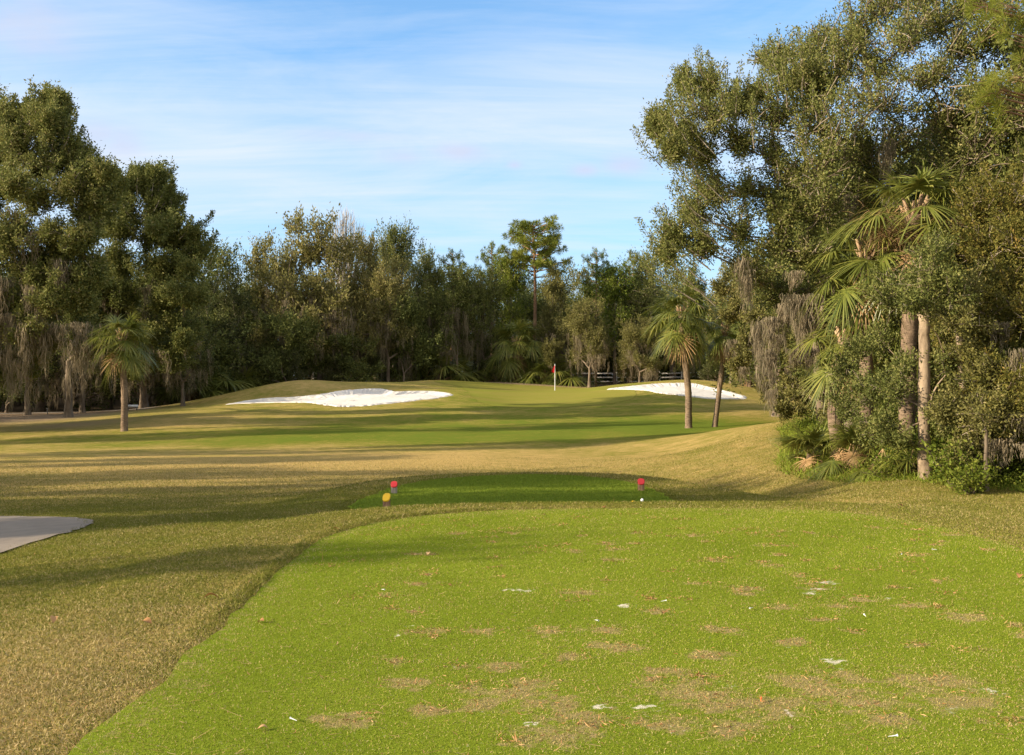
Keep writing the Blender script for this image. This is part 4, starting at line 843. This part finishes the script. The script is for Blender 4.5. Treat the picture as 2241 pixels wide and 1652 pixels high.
# thicket undergrowth, as one low leafy mass along the grass edge
ug = Acc(); ru = np.random.RandomState(71)
def leafmass(ac, cx, cy, rx, ry, h, n, leaf, tint=.5, z=None):
    p = ru.normal(size=(n, 3)) * [rx * .5, ry * .5, h * .38]; p[:, 2] = np.abs(p[:, 2]); X = cx + p[:, 0]; Y = cy + p[:, 1]
    P = np.stack([X, Y, hgt(X, Y) + p[:, 2]], -1); d = unit(ru.normal(size=(n, 3)) + [-.2, -.3, .5])
    leaves(ac, P, d, leaf * ru.uniform(.6, 1.3, n), leaf * .5, np.clip(ru.normal(tint, .2, n), 0, 1), ru)
for t in np.linspace(0, 1, 44):
    X = np.interp(t, [0, .25, .5, .75, 1], [8.0, 7.2, 6.75, 7.1, 8.6]) + ru.uniform(-.1, .35); Y = np.interp(t, [0, .25, .5, .75, 1], [28, 22, 17.2, 15.3, 14.2]) + ru.uniform(-.2, .3)
    leafmass(ug, X + .25, Y, .5, .7, ru.uniform(.15, .5), 900, .05, ru.uniform(.3, .6))
    leafmass(ug, X + 1.3, Y + .5, .8, .9, ru.uniform(.6, 1.5), 1500, .06, ru.uniform(.15, .5))
for X, Y in [(8.4, 15), (9, 16.5), (9.5, 15), (8.6, 17.5), (10.5, 15.5)]:
    leafmass(ug, X, Y, .8, .8, 1.6, 2500, .06, .2)
tag(ug.build('undergrowth', M['bright']), 'low leafy undergrowth and vines along the foot of the right thicket', 'undergrowth', kind='stuff')
def weedbush(X, Y, s, label, n=1500, m='bright', seed=0, cat='bush'):
    e = empty('bush', (X, Y, H(X, Y)), 0, label, cat); r = np.random.RandomState(seed); ac = Acc(); st = Acc()
    for i in range(26):
        d = unit(r.normal(size=3) * [.6, .6, .2] + [0, 0, .9]); L = s * r.uniform(.5, 1.05); tube(st, [(0, 0, -.03), d * L * .5, d * L + [0, 0, -.05]], [.008, .006, .003], 3)
        k = n // 26; u = r.uniform(.3, 1.05, k); p = d * L * u[:, None] + r.normal(size=(k, 3)) * s * .09; leaves(ac, p, unit(r.normal(size=(k, 3)) + d), .07 * s * r.uniform(.6, 1.3, k) + .02, .035 * s + .012, np.clip(r.normal(.6, .2, k), 0, 1), r)
    st.build('stems', M['bark'], e); ac.build('foliage', M[m], e)
q = at(2085, 1030, 15.0); weedbush(q[0], 15.0, .75, 'light green broad-leaved bush at the foot of the crooked tree', seed=1)
q = at(2125, 1060, 14.4); weedbush(q[0], 14.4, .5, 'small yellow-green weed clump in front of the sapling', seed=2)
q = at(1945, 1000, 16.6); weedbush(q[0], 16.6, .55, 'spindly green weed left of the pale trunk', seed=3, n=900)

# out-of-frame trees on the left whose long shadows cross the lawns
G3 = 'row of oaks out of frame on the left'
ROW = [(-19.5, 10.0, 9.8, 2.5, 'tall', 'shading the near half of the forward tee'), (-21.5, 12.6, 10.2, 2.5, 'tall', 'shading the far half of the forward tee'), (-24.5, 15, 8.6, 2.6, 'oak', 'shading the straw-coloured slope left of the forward tee'),
       (-26, 29, 15.2, 2.2, 'oak', 'throwing the dark band that ends at the grass mound'), (-27, 19.8, 8.4, 2.4, 'thin', 'flecking the straw-coloured hollow'), (-27.5, 24.4, 9.6, 2.6, 'oak', 'flecking the lawn just short of the fairway strip'), (-31, 37, 15.5, 2.7, 'oak', 'throwing the broad dark band over the fairway strip'),
       (-30.5, 44.2, 12.2, 2.2, 'oak', 'shading the far edge of the fairway strip'), (-34, 37.5, 7.0, 2.6, 'thin', 'shading the lawn in front of the lone palm'), (-36, 44, 8, 3.0, 'thin', 'shading the lawn behind the lone palm'), (-20.5, 3.4, 8.6, 1.3, 'thin', 'nearest the viewer, flecking the near tee'),
       (-23, 1.5, 7.6, 1.8, 'thin', 'flecking the left rough beside the near tee'), (-24, 7.2, 8.4, 2.0, 'oak', 'shading the cart path bend'), (-29, 11, 10.5, 2.4, 'thin', 'standing back, flecking the slope past the path bend'), (-31, 16.5, 11.5, 2.0, 'tall', 'standing back, flecking the left of the hollow'),
       (-37, 47, 9.5, 4.0, 'oak', 'shading the trunks under the moss curtains'), (-33, 47, 6.0, 3.0, 'oak', 'low, shading the ground behind the lone palm'), (-44, 42, 11.5, 4.5, 'oak', 'farthest left, shading the foot of the left woods'), (-46, 53, 10, 4.5, 'oak', 'deep in the left woods beside the moss curtains'), (-41, 59, 9, 4.5, 'oak', 'deep in the left woods by the distant path')]
for i, (X, Y, h, r, k, lb) in enumerate(ROW):
    e = empty('laurel_oak' if k == 'tall' else 'live_oak', (X, Y, H(X, Y)), i * 1.7, 'out-of-frame left oak ' + lb, 'tree', G3)
    e.scale = (r / BASER[k], r / BASER[k], h / 12.3)
    for nm, me in vmesh(k, i % 2, 'oak'):
        o = bpy.data.objects.new(nm, me); COL.objects.link(o); o.parent = e

# ---------------------------------------------------------------- fence behind the wood
fe = empty('rail_fence', (0, 109, 0), 0, 'white rail fence glimpsed through the trunks behind the green', 'fence')
rl = Acc(); fx = np.arange(-34, 30.1, 2.4)
def box(ac, c, s, t=.5):
    c = np.array(c, float); s = np.array(s, float) / 2; v = np.array([[x, y, z] for x in (-1, 1) for y in (-1, 1) for z in (-1, 1)]) * s + c
    ac.add(v, [[0, 1, 3, 2], [4, 6, 7, 5], [0, 4, 5, 1], [2, 3, 7, 6], [0, 2, 6, 4], [1, 5, 7, 3]], t)
for i, X in enumerate(fx):
    z = max(H(X, 109), .9); p = Acc(); box(p, (X, 0, z + .7), (.13, .13, 1.7)); box(p, (X, 0, z + 1.57), (.18, .18, .05)); p.build('post', M['fence'], fe)
    if i < len(fx) - 1:
        z2 = max(H(fx[i + 1], 109), .9)
        for h in (.45, .9, 1.35):
            rl.add([(X, -.03, z + h - .07), (X, .03, z + h - .07), (X, .03, z + h + .07), (X, -.03, z + h + .07), (fx[i + 1], -.03, z2 + h - .07), (fx[i + 1], .03, z2 + h - .07), (fx[i + 1], .03, z2 + h + .07), (fx[i + 1], -.03, z2 + h + .07)],
                   [[0, 4, 5, 1], [1, 5, 6, 2], [2, 6, 7, 3], [3, 7, 4, 0], [0, 1, 2, 3], [4, 7, 6, 5]])
rl.build('rails', M['fence'], fe)

# ---------------------------------------------------------------- golf things
b = gpt(1214.5, 79); fs = empty('flagstick', b, 0, 'white flagstick with a limp red flag standing on the putting green', 'flagstick')
p = Acc(); tube(p, [(0, 0, -.1), (0, 0, 1.0), (0, 0, 2.12)], [.032, .030, .028], 10); tube(p, [(0, 0, 2.12), (0, 0, 2.16)], [.028, .005], 10); p.build('pole', M['white'], fs, True)
fl = Acc(); n, m_ = 14, 10; V = []
for i in range(n + 1):
    for j in range(m_ + 1):
        u, v = i / n, j / m_
        wv = .05 * math.sin(u * 9 + v * 2) * (.3 + u); hw_ = .27 * (.25 + .95 * v) * u
        V.append((-hw_ + .02, wv, 2.08 - v * .60 - .12 * u * (1 - v) - .03 * math.sin(u * 5)))
fl.add(V, [[i * (m_ + 1) + j, i * (m_ + 1) + j + 1, (i + 1) * (m_ + 1) + j + 1, (i + 1) * (m_ + 1) + j] for i in range(n) for j in range(m_)]); fo = fl.build('flag', M['flag'], fs, True)
so = fo.modifiers.new('thick', 'SOLIDIFY'); so.thickness = .006
cup = Acc(); tube(cup, [(0, 0, .005), (0, 0, .035)], [.056, .056], 16); cup.build('cup_rim', M['white'], fs)

def marker(x, Y, hgt_, w, colr, wood, label, tilt=0.0, fallen=False, rz=0.0, group='tee markers', topr=.42):
    b = gpt(x, Y); e = empty('tee_marker', b, rz, label, 'tee marker', group)
    po = Acc(); k = 16; th = np.arange(k) * 2 * PI / k + PI / k; r = w / 2
    # octagon-ish log with a slanted painted cut facing the viewer
    rad = r * (1 + .02 * np.cos(th * 8)); cx, cy = rad * np.sign(np.cos(th)) * np.abs(np.cos(th)) ** .72, rad * np.sign(np.sin(th)) * np.abs(np.sin(th)) ** .72
    fh = hgt_ * topr                              # vertical run of the slanted cut
    ztop = hgt_ - fh * (.5 - cy / (2 * r)) ; zlow = np.full(k, -.05)
    ring0 = np.stack([cx, cy, zlow], -1); ring1 = np.stack([cx, cy, ztop - .004], -1)
    i = np.arange(k); j = (i + 1) % k
    po.add(np.r_[ring0, ring1], np.stack([i, j, j + k, i + k], -1))
    po.add(np.r_[ring1, [[0, 0, (ztop.max() + ztop.min()) / 2]]], [[k, q, q + 1, (q + 2) % k] for q in range(0, k, 2)])
    po.build('post', M[wood], e)
    pf = Acc(); nrm = unit(np.array([0, -fh, 2 * r])); bev = 1.06
    c0 = np.array([0, 0, hgt_ - fh * .5]); outer = np.stack([cx, cy, ztop], -1) - c0
    R0 = c0 + outer * bev; R1 = c0 + outer * bev + nrm * .012; R2 = c0 + outer * bev * .9 + nrm * .02
    pf.add(np.r_[R0, R1, R2], np.r_[np.stack([i, j, j + k, i + k], -1), np.stack([i + k, j + k, j + 2 * k, i + 2 * k], -1)])
    pf.add(np.r_[R2, [c0 + nrm * .021]], [[k, q, q + 1, (q + 2) % k] for q in range(0, k, 2)])
    pf.build('painted_face', M[colr], e, smooth=False)
    if fallen: e.rotation_euler = (math.radians(-82), 0, rz); e.location.z += r * .9
    else: e.rotation_euler = (0, tilt, rz)
    return e
marker(862.5, 16.4, .20, .105, 'red', 'greywood', 'red-faced tee marker behind the upright yellow one', rz=.08)
marker(1403, 17.0, .21, .115, 'red', 'wood', 'red-faced tee marker standing alone at the right of the forward tee', rz=-.1)
marker(846, 14.4, .245, .108, 'yellow', 'wood', 'upright yellow-faced tee marker at the left front of the forward tee', rz=-.12)
marker(1399, 14.6, .17, .10, 'yellow', 'wood', 'yellow tee marker lying tipped over below the lone red one', fallen=True, rz=.9)
q = at(1401, 1099, 13.1); gb = Acc()
for i in range(8):
    z0, z1 = -math.cos(i * PI / 8), -math.cos((i + 1) * PI / 8); tube(gb, [(0, 0, z0 * .0215), (0, 0, z1 * .0215)], [math.sin(i * PI / 8) * .0215 + 1e-5, math.sin((i + 1) * PI / 8) * .0215 + 1e-5], 12)
o = gb.build('golf_ball', M['white'], smooth=True); X = q[0]; o.location = (X, 12.9, H(X, 12.9) + .03); tag(o, 'white golf ball in the rough just below the tipped yellow marker', 'golf ball')

# small things by the left palm
b = gpt(290, 66); e = empty('low_sign', b, .1, 'small white board on low dark legs right behind the lone palm', 'sign'); p = Acc(); box(p, (0, 0, .30), (.75, .05, .16)); p.build('board', M['white'], e)
for s in (-.28, .28): p = Acc(); box(p, (s, .0, .11), (.05, .045, .24)); p.build('leg', M['cable'], e)
b = gpt(104, 66); o = Acc(); tube(o, [(0, 0, -.05), (0, 0, .34)], [.035, .03], 8); tube(o, [(0, 0, .34), (0, 0, .38)], [.06, .05], 8); o = o.build('path_stake', M['cable'], smooth=True); o.location = tuple(b); tag(o, 'short dark stake beside the distant path at the left', 'stake')

# litter: leaves, broken tees, twigs
def dryleaf(X, Y, s, label, seed):
    r = np.random.RandomState(seed); ac = Acc(); n = 7; V = []
    for i in range(n):
        t = i / (n - 1); w = math.sin(t * PI) ** .7 * .32 * s + .002; z = .25 * s * math.sin(t * PI) + .15 * s * t
        V += [(t * s - s / 2, -w, z + .18 * s * (w / s)), (t * s - s / 2, 0, z - .05 * s), (t * s - s / 2, w, z + .3 * s * (w / s))]
    f = []
    for i in range(n - 1):
        for j in (0, 1): f.append([i * 3 + j, i * 3 + j + 1, i * 3 + j + 4, i * 3 + j + 3])
    ac.add(V, f, r.uniform(.2, 1)); o = ac.build('fallen_leaf', M['dryleaf']); o.location = (X, Y, H(X, Y) + .022); o.rotation_euler = (r.uniform(-.3, .3), r.uniform(-.3, .3), r.uniform(0, 6.3))
    return tag(o, label, 'leaf', 'fallen leaves on the grass')
for i, (x, y, s, lb) in enumerate([(463, 1310, .14, 'largest curled tan leaf in the left rough'), (118, 1352, .09, 'pale leaf in the rough near the left edge'), (322, 1365, .10, 'dark curled leaf in the rough below the large tan one'), (735, 1165, .08, 'tan leaf lying on the dark edge line of the near tee'),
        (938, 1213, .08, 'brown leaf on the tee above the left half of the worn area'), (572, 1362, .07, 'small leaf just inside the left edge of the tee'), (575, 1606, .06, 'leaf lowest in view on the left part of the tee'), (1322, 1115, .11, 'largest brown leaf in the rough strip beyond the tee'), (1190, 1130, .07, 'leaf in the rough strip in line with the flag'),
        (2232, 1272, .10, 'tan leaf at the right edge of the near tee'), (1320, 1190, .07, 'brown leaf on the far half of the near tee'), (1450, 1348, .06, 'leaf beside the middle sandy divot'), (1970, 1112, .09, 'leaf on the right slope beyond the tee corner'), (980, 1137, .06, 'leaf near the far left corner of the near tee')]):
    X, Y = spot(x, y); dryleaf(X, Y, s * .75, lb, i)
def gtee(X, Y, L, m, label, i, name='golf_tee'):
    ac = Acc(); tube(ac, [(0, 0, 0), (L * .75, 0, 0), (L * .9, 0, 0), (L, 0, 0)], [.0012, .0028, .004, .0065], 8); o = ac.build(name, M[m], smooth=True); o.location = (X, Y, H(X, Y) + .03); o.rotation_euler = (0, -.12, i * 1.3)
    tag(o, label, 'golf tee', 'broken golf tees on the near tee')
for i, (x, y, m, lb) in enumerate([(1943, 1626, 'white', 'white golf tee nearest the bottom right corner'), (1665, 1547, 'orange', 'orange golf tee on the worn ground'), (650, 1590, 'white', 'white golf tee low on the left part of the near tee'), (1648, 1337, 'white', 'white golf tee below the large sand divots'), (1302, 1364, 'white', 'white golf tee left of the tee centre'), (1446, 1323, 'white', 'white golf tee right of the middle divot'),
        (1895, 1357, 'white', 'white golf tee below the right sand divot'), (2050, 1213, 'white', 'white golf tee far right near the slope'), (1975, 1221, 'white', 'white golf tee left of the far right one'), (835, 1292, 'white', 'white golf tee in the left half of the tee, mid distance')]):
    X, Y = spot(x, y); gtee(X, Y, .042, m, lb, i)

# ---------------------------------------------------------------- grass blades
rg = np.random.RandomState(90)
def blades(name, fn_inside, xr, yr, bands, m, L, W, tintfn, label, upb=1.0, off=.014):
    ac = Acc(); tot = 0
    for (a0, a1, dens, sc) in bands:
        x0, x1 = xr(a1); n = int((a1 - a0) * (x1 - x0) * dens); X = rg.uniform(x0, x1, n); Y = rg.uniform(a0, a1, n)
        k = fn_inside(X, Y) & (np.abs(X) < Y * .56 + .8); X, Y = X[k], Y[k]; n = len(X)
        if n == 0: continue
        P = np.stack([X, Y, hgt(X, Y) + off - .003], -1); d = unit(rg.normal(size=(n, 3)) * [.75, .75, .1] + [0, 0, upb])
        T, keep, ls = tintfn(X, Y, n); P, d, T, ls = P[keep], d[keep], T[keep], ls[keep]; n = len(P); tot += n
        leaves(ac, P, d, L * sc * ls * rg.uniform(.5, 1.3, n), W * sc * rg.uniform(.7, 1.3, n), np.clip(T, 0, 1), rg, bend=.5)
    return tag(ac.build(name, m), label, 'grass', kind='stuff')
def lown(X, Y, s, seed):   # cheap smooth noise
    r = np.random.RandomState(seed); o = 0
    for i in range(7): a_, b_, p_ = r.normal() * s, r.normal() * s, r.uniform(0, 6); o = o + np.sin(X * a_ + Y * b_ + p_)
    return o / 7
def ttee(X, Y, n):
    dt = dirt_all(X, Y); sd = sandf(X, Y); u = rg.uniform(size=n)
    keep = (u > dt * .5) & (rg.uniform(size=n) > sd * 1.5)
    cl = lown(X, Y, 9, 1) * .2 + lown(X, Y, 2, 2) * .2 + lown(X, Y, 30, 7) * .08
    T = rg.normal(.45, .12, n) + cl; dry = rg.uniform(size=n) < (.07 + .05 * lown(X, Y, 3, 21) + .55 * dt + .05 * (lown(X, Y, 5, 8) > .25)); T = np.where(dry, rg.uniform(.84, 1, n), np.minimum(T, .74))
    return T, keep, np.where(dry, 1.3, 1)
blades('tee_grass', lambda X, Y: NEAR.dist(X, Y) < -.04 + .3 * sm(1.5, 4, X) * rg.normal(size=X.shape) ** 2 + .16 * lown(X, Y, 11, 31) + .05 * rg.normal(size=X.shape), lambda y: (-2, 5.2), None, [(3.6, 5.5, 26000, 1.0), (5.5, 8, 17000, 1.1), (8, 12.3, 9000, 1.3)], M['blade'], .0125, .0032, ttee, 'short mown green grass covering the near tee')
def trough(X, Y, n):
    w = lown(X, Y, 4, 3) * .25 + lown(X, Y, 14, 4) * .16; straw = np.clip(.31 + .34 * (1 - sm(5, 8, Y)) + .12 * sm(18, 25, Y) + w - .9 * (lushf(X, Y) - .3), .06, .9)
    lip = np.exp(-((NEAR.dist(X, Y) - .08) / .09) ** 2) * sm(4.5, 8, Y) * (1 - sm(-1, 1, X)) + .7 * np.exp(-((FWD.dist(X, Y) - .08) / .12) ** 2)
    dry = rg.uniform(size=n) < straw * (1 - .75 * np.minimum(lip, 1)); T = np.where(dry, rg.uniform(.5, 1, n), rg.uniform(.0, .42, n))
    keep = rg.uniform(size=n) > sm(18, 34, Y); return T, keep, rg.uniform(.7, 1.3, n) * (1 + w) * (1 + 1.1 * lip)
pth = lambda X, Y: ~((X < -5.75) & (Y < 13.6 + .5) & (np.hypot(X + 7.9, (Y - 12) * .9) < 3.2))
PATHL = [(-6.68, 2), (-6.66, 11.6), (-6.74, 12.6), (-7.25, 13.3), (-8.8, 13.6), (-12, 13.6), (-16, 15), (-24, 19)]
def pdist(X, Y):
    o = np.full(X.shape, 99.0)
    for (x0, y0), (x1, y1) in zip(PATHL[:-1], PATHL[1:]):
        dx, dy = x1 - x0, y1 - y0; t = np.clip(((X - x0) * dx + (Y - y0) * dy) / (dx * dx + dy * dy), 0, 1); o = np.minimum(o, np.hypot(X - x0 - t * dx, Y - y0 - t * dy))
    return o
outside = lambda X, Y: (NEAR.dist(X, Y) > -.10 - .55 * sm(1.5, 4, X) * rg.uniform(size=X.shape) ** 2 + .16 * lown(X, Y, 11, 31) + .04 * rg.normal(size=X.shape)) & (FWD.dist(X, Y) > 0) & (pdist(X, Y) > 1.17 + .12 * lown(X, Y, 6, 12))
blades('rough_grass', outside, lambda y: (-y * .56 - .8, y * .56 + .8), None, [(3.6, 5.5, 13000, 1.0), (5.5, 8, 9000, 1.0), (8, 12, 6000, 1.05), (12, 17, 3600, 1.2), (17, 34, 1500, 1.5)], M['rblade'], .026, .0045, trough, 'dry olive and straw coloured rough grass around the tees', .8, 0)
def tfwd(X, Y, n): return rg.normal(.5, .13, n), np.ones(n, bool), np.ones(n)
blades('forward_tee_grass', lambda X, Y: FWD.dist(X, Y) < -.03, lambda y: (-3, 3), None, [(13.5, 20, 2600, 1.6)], M['dblade'], .018, .006, tfwd, 'short green grass covering the forward tee')
# weeds at the thicket edge
def tw_(X, Y, n): return rg.normal(.55, .2, n), np.ones(n, bool), rg.uniform(.5, 1.6, n)
blades('weeds', lambda X, Y: np.abs(X - np.interp(Y, [14, 15.3, 17.2, 19, 22, 28], [8.2, 7.0, 6.6, 6.4, 6.9, 8.0])) < .45 + .6 * np.exp(-((Y - 21) / 3) ** 2), lambda y: (5, 10), None, [(13.8, 19, 900, 1.0), (19, 28, 420, 1.4)], M['dblade'], .12, .012, tw_, 'long green weeds where the lawn meets the right thicket', .9, 0)
# dead straw clippings and pine needles lying about
lt = Acc(); n = 2600; X = rg.uniform(-5, 5.5, n); Y = 3.8 + 10 * rg.uniform(0, 1, n) ** 1.5; k = np.abs(X) < Y * .56; X, Y = X[k], Y[k]; n = len(X)
th = rg.uniform(0, 2 * PI, n); d = np.stack([np.cos(th), np.sin(th) * .6, rg.normal(size=n) * .12 + .05], -1)
big = rg.uniform(size=n) < .12; ribbons(lt, np.stack([X, Y, hgt(X, Y) + .027], -1), unit(d), unit(np.cross(unit(d), [0, 0, 1.0])), np.where(big, rg.uniform(.1, .22, n), rg.uniform(.02, .07, n)), np.where(big, .0035, .006), .02, rg.uniform(.2, 1, n), 3, wave=rg.normal(size=(n, 3)) * [.006, .006, .001])
for cx, cy, r0 in DIRT + [(rg.uniform(-1.6, 4.5), rg.uniform(7, 11.6), .07) for _ in range(60)]:
    k = 26; p = np.stack([cx + rg.normal(size=k) * r0 * .9, cy + rg.normal(size=k) * r0 * .7, np.zeros(k)], -1); p[:, 2] = hgt(p[:, 0], p[:, 1]) + .02; d = unit(rg.normal(size=(k, 3)) * [1, 1, .35] + [0, 0, .25])
    leaves(lt, p, d, rg.uniform(.02, .045, k), .005, rg.uniform(0, .9, k), rg, .5)
tag(lt.build('dead_grass_litter', M['dryleaf']), 'dead grass tufts, clippings and pine needles strewn over the tee and rough', 'litter', kind='stuff')

# ---------------------------------------------------------------- light, sky, camera
w = bpy.data.worlds.new('World'); scn.world = w; w.use_nodes = True; nt = w.node_tree; bg = nt.nodes['Background']
sk = nd(nt, 'ShaderNodeTexSky', sky_type='NISHITA', sun_disc=False); sk.sun_elevation = SUNEL; sk.sun_rotation = SUNAZ + PI; sk.air_density = 1.0; sk.dust_density = .6; sk.ozone_density = 1.6
SKYS = .15
tc = nd(nt, 'ShaderNodeTexCoord'); sp = nd(nt, 'ShaderNodeSeparateXYZ'); nt.links.new(tc.outputs['Generated'], sp.inputs[0])
zz = math_(nt, 'ADD', math_(nt, 'MAXIMUM', sp.outputs[2], 0.0), .10); u = math_(nt, 'DIVIDE', sp.outputs[0], zz); v = math_(nt, 'DIVIDE', sp.outputs[1], zz)
cb = nd(nt, 'ShaderNodeCombineXYZ'); nt.links.new(u, cb.inputs[0]); nt.links.new(v, cb.inputs[1])
rot = nd(nt, 'ShaderNodeMapping'); rot.inputs['Rotation'].default_value = (0, 0, math.radians(12)); rot.inputs['Scale'].default_value = (.55, 1.0, 1); nt.links.new(cb.outputs[0], rot.inputs[0])
c1 = noise(nt, .75, 3, .5, rot.outputs[0], .4); c2 = noise(nt, 2.2, 8, .62, rot.outputs[0], .9)
rot2 = nd(nt, 'ShaderNodeMapping'); rot2.inputs['Scale'].default_value = (.22, 1.5, 1); rot2.inputs['Rotation'].default_value = (0, 0, math.radians(-8)); nt.links.new(cb.outputs[0], rot2.inputs[0]); c3 = noise(nt, 2.6, 7, .65, rot2.outputs[0], .6)
def gauss(val, c, wd_):
    q = math_(nt, 'DIVIDE', math_(nt, 'SUBTRACT', val, c), wd_); return math_(nt, 'EXPONENT', math_(nt, 'MULTIPLY', math_(nt, 'MULTIPLY', q, q), -1.0))
az = math_(nt, 'DIVIDE', sp.outputs[0], math_(nt, 'MAXIMUM', math_(nt, 'ABSOLUTE', sp.outputs[1]), .05)); el = sp.outputs[2]
veil = math_(nt, 'ADD', math_(nt, 'MULTIPLY', gauss(el, .23, .085), .60), math_(nt, 'MULTIPLY', gauss(az, -.52, .28), .22))
veil = math_(nt, 'ADD', veil, math_(nt, 'MULTIPLY_ADD', gauss(el, .03, .08), .30, .08))
cov = math_(nt, 'ADD', veil, math_(nt, 'MULTIPLY_ADD', c1, 1.6, -.85)); cov = math_(nt, 'ADD', cov, math_(nt, 'MULTIPLY_ADD', c2, 1.1, -.55)); cov = math_(nt, 'ADD', cov, math_(nt, 'MULTIPLY_ADD', c3, 1.1, -.55), clamp=True)
cov = math_(nt, 'MULTIPLY', cov, .85)
strg = nd(nt, 'ShaderNodeVectorMath', operation='SCALE'); nt.links.new(sk.outputs[0], strg.inputs[0]); strg.inputs[3].default_value = 1.0
tintn = mixc(nt, 1.0, strg.outputs[0], (.62, .93, 1.10), 'MULTIPLY')
CLD = (3.2, 3.5, 4.0); hz_ = math_(nt, 'MULTIPLY', math_(nt, 'EXPONENT', math_(nt, 'MULTIPLY', math_(nt, 'MAXIMUM', el, 0.0), -5.0)), .85); tintn = mixc(nt, hz_, tintn, (1.95, 2.55, 3.75)); col = mixc(nt, cov, tintn, CLD)
# unseen warm clouds added behind the viewer and overhead to lift the fill light
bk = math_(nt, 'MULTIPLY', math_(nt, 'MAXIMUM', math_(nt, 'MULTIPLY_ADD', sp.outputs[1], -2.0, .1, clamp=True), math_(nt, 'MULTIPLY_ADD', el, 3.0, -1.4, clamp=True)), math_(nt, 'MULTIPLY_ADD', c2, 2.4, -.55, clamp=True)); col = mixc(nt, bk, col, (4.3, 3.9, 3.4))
# small pinkish puffs low in the sky
pn = nd(nt, 'ShaderNodeTexNoise'); pn.inputs['Scale'].default_value = 14; pn.inputs['Detail'].default_value = 6; pm = nd(nt, 'ShaderNodeMapping'); pm.inputs['Scale'].default_value = (1, 1, 2.2); nt.links.new(tc.outputs['Generated'], pm.inputs[0]); nt.links.new(pm.outputs[0], pn.inputs[0])
tot = None
for px, py, rx, ry in [(265, 318, 55, 34), (215, 300, 50, 30), (865, 340, 55, 20), (1010, 332, 75, 18), (1370, 362, 48, 22), (40, 60, 130, 60), (1125, 360, 16, 8), (770, 300, 110, 14), (1280, 372, 30, 12)]:
    A = math.atan2(px - CX, F); gg_ = math_(nt, 'MULTIPLY', gauss(az, (px - CX) / F, rx / F), gauss(el, (HZ - py) / math.hypot(F, HZ - py, px - CX), ry / F)); tot = gg_ if tot is None else math_(nt, 'MAXIMUM', tot, gg_)
pf_ = math_(nt, 'MULTIPLY', tot, math_(nt, 'MULTIPLY_ADD', pn.outputs['Fac'], 3.4, -1.0, clamp=True), clamp=True); fr = math_(nt, 'GREATER_THAN', sp.outputs[1], 0.0); pf_ = math_(nt, 'MULTIPLY', math_(nt, 'MULTIPLY', pf_, fr), .7)
col = mixc(nt, pf_, col, (2.62, 2.78, 3.45))
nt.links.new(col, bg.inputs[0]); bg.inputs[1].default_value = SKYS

sl = bpy.data.lights.new('sun', 'SUN'); sl.energy = 5.0; sl.angle = math.radians(.5); sl.color = (1, .85, .64)
so = bpy.data.objects.new('sun', sl); COL.objects.link(so)
D = Vector((math.sin(SUNAZ) * math.cos(SUNEL), math.cos(SUNAZ) * math.cos(SUNEL), -math.sin(SUNEL))); so.rotation_euler = D.to_track_quat('-Z', 'Y').to_euler(); so.location = (-20, -10, 30)

cam = bpy.data.cameras.new('camera'); cam.sensor_width = 36; cam.lens = 36 * F / 2241; cam.clip_end = 3000; cam.clip_start = .05
co = bpy.data.objects.new('camera', cam); COL.objects.link(co); co.location = (0, 0, CAMZ); co.rotation_euler = (PI / 2 + math.atan((HZ - 826) / F), 0, 0); scn.camera = co
scn.view_settings.view_transform = 'Standard'; scn.view_settings.look = 'None'; scn.view_settings.exposure = .82; scn.view_settings.gamma = 1
cy = scn.cycles; cy.max_bounces = 6; cy.diffuse_bounces = 3; cy.transmission_bounces = 4; cy.transparent_max_bounces = 4; cy.use_denoising = True
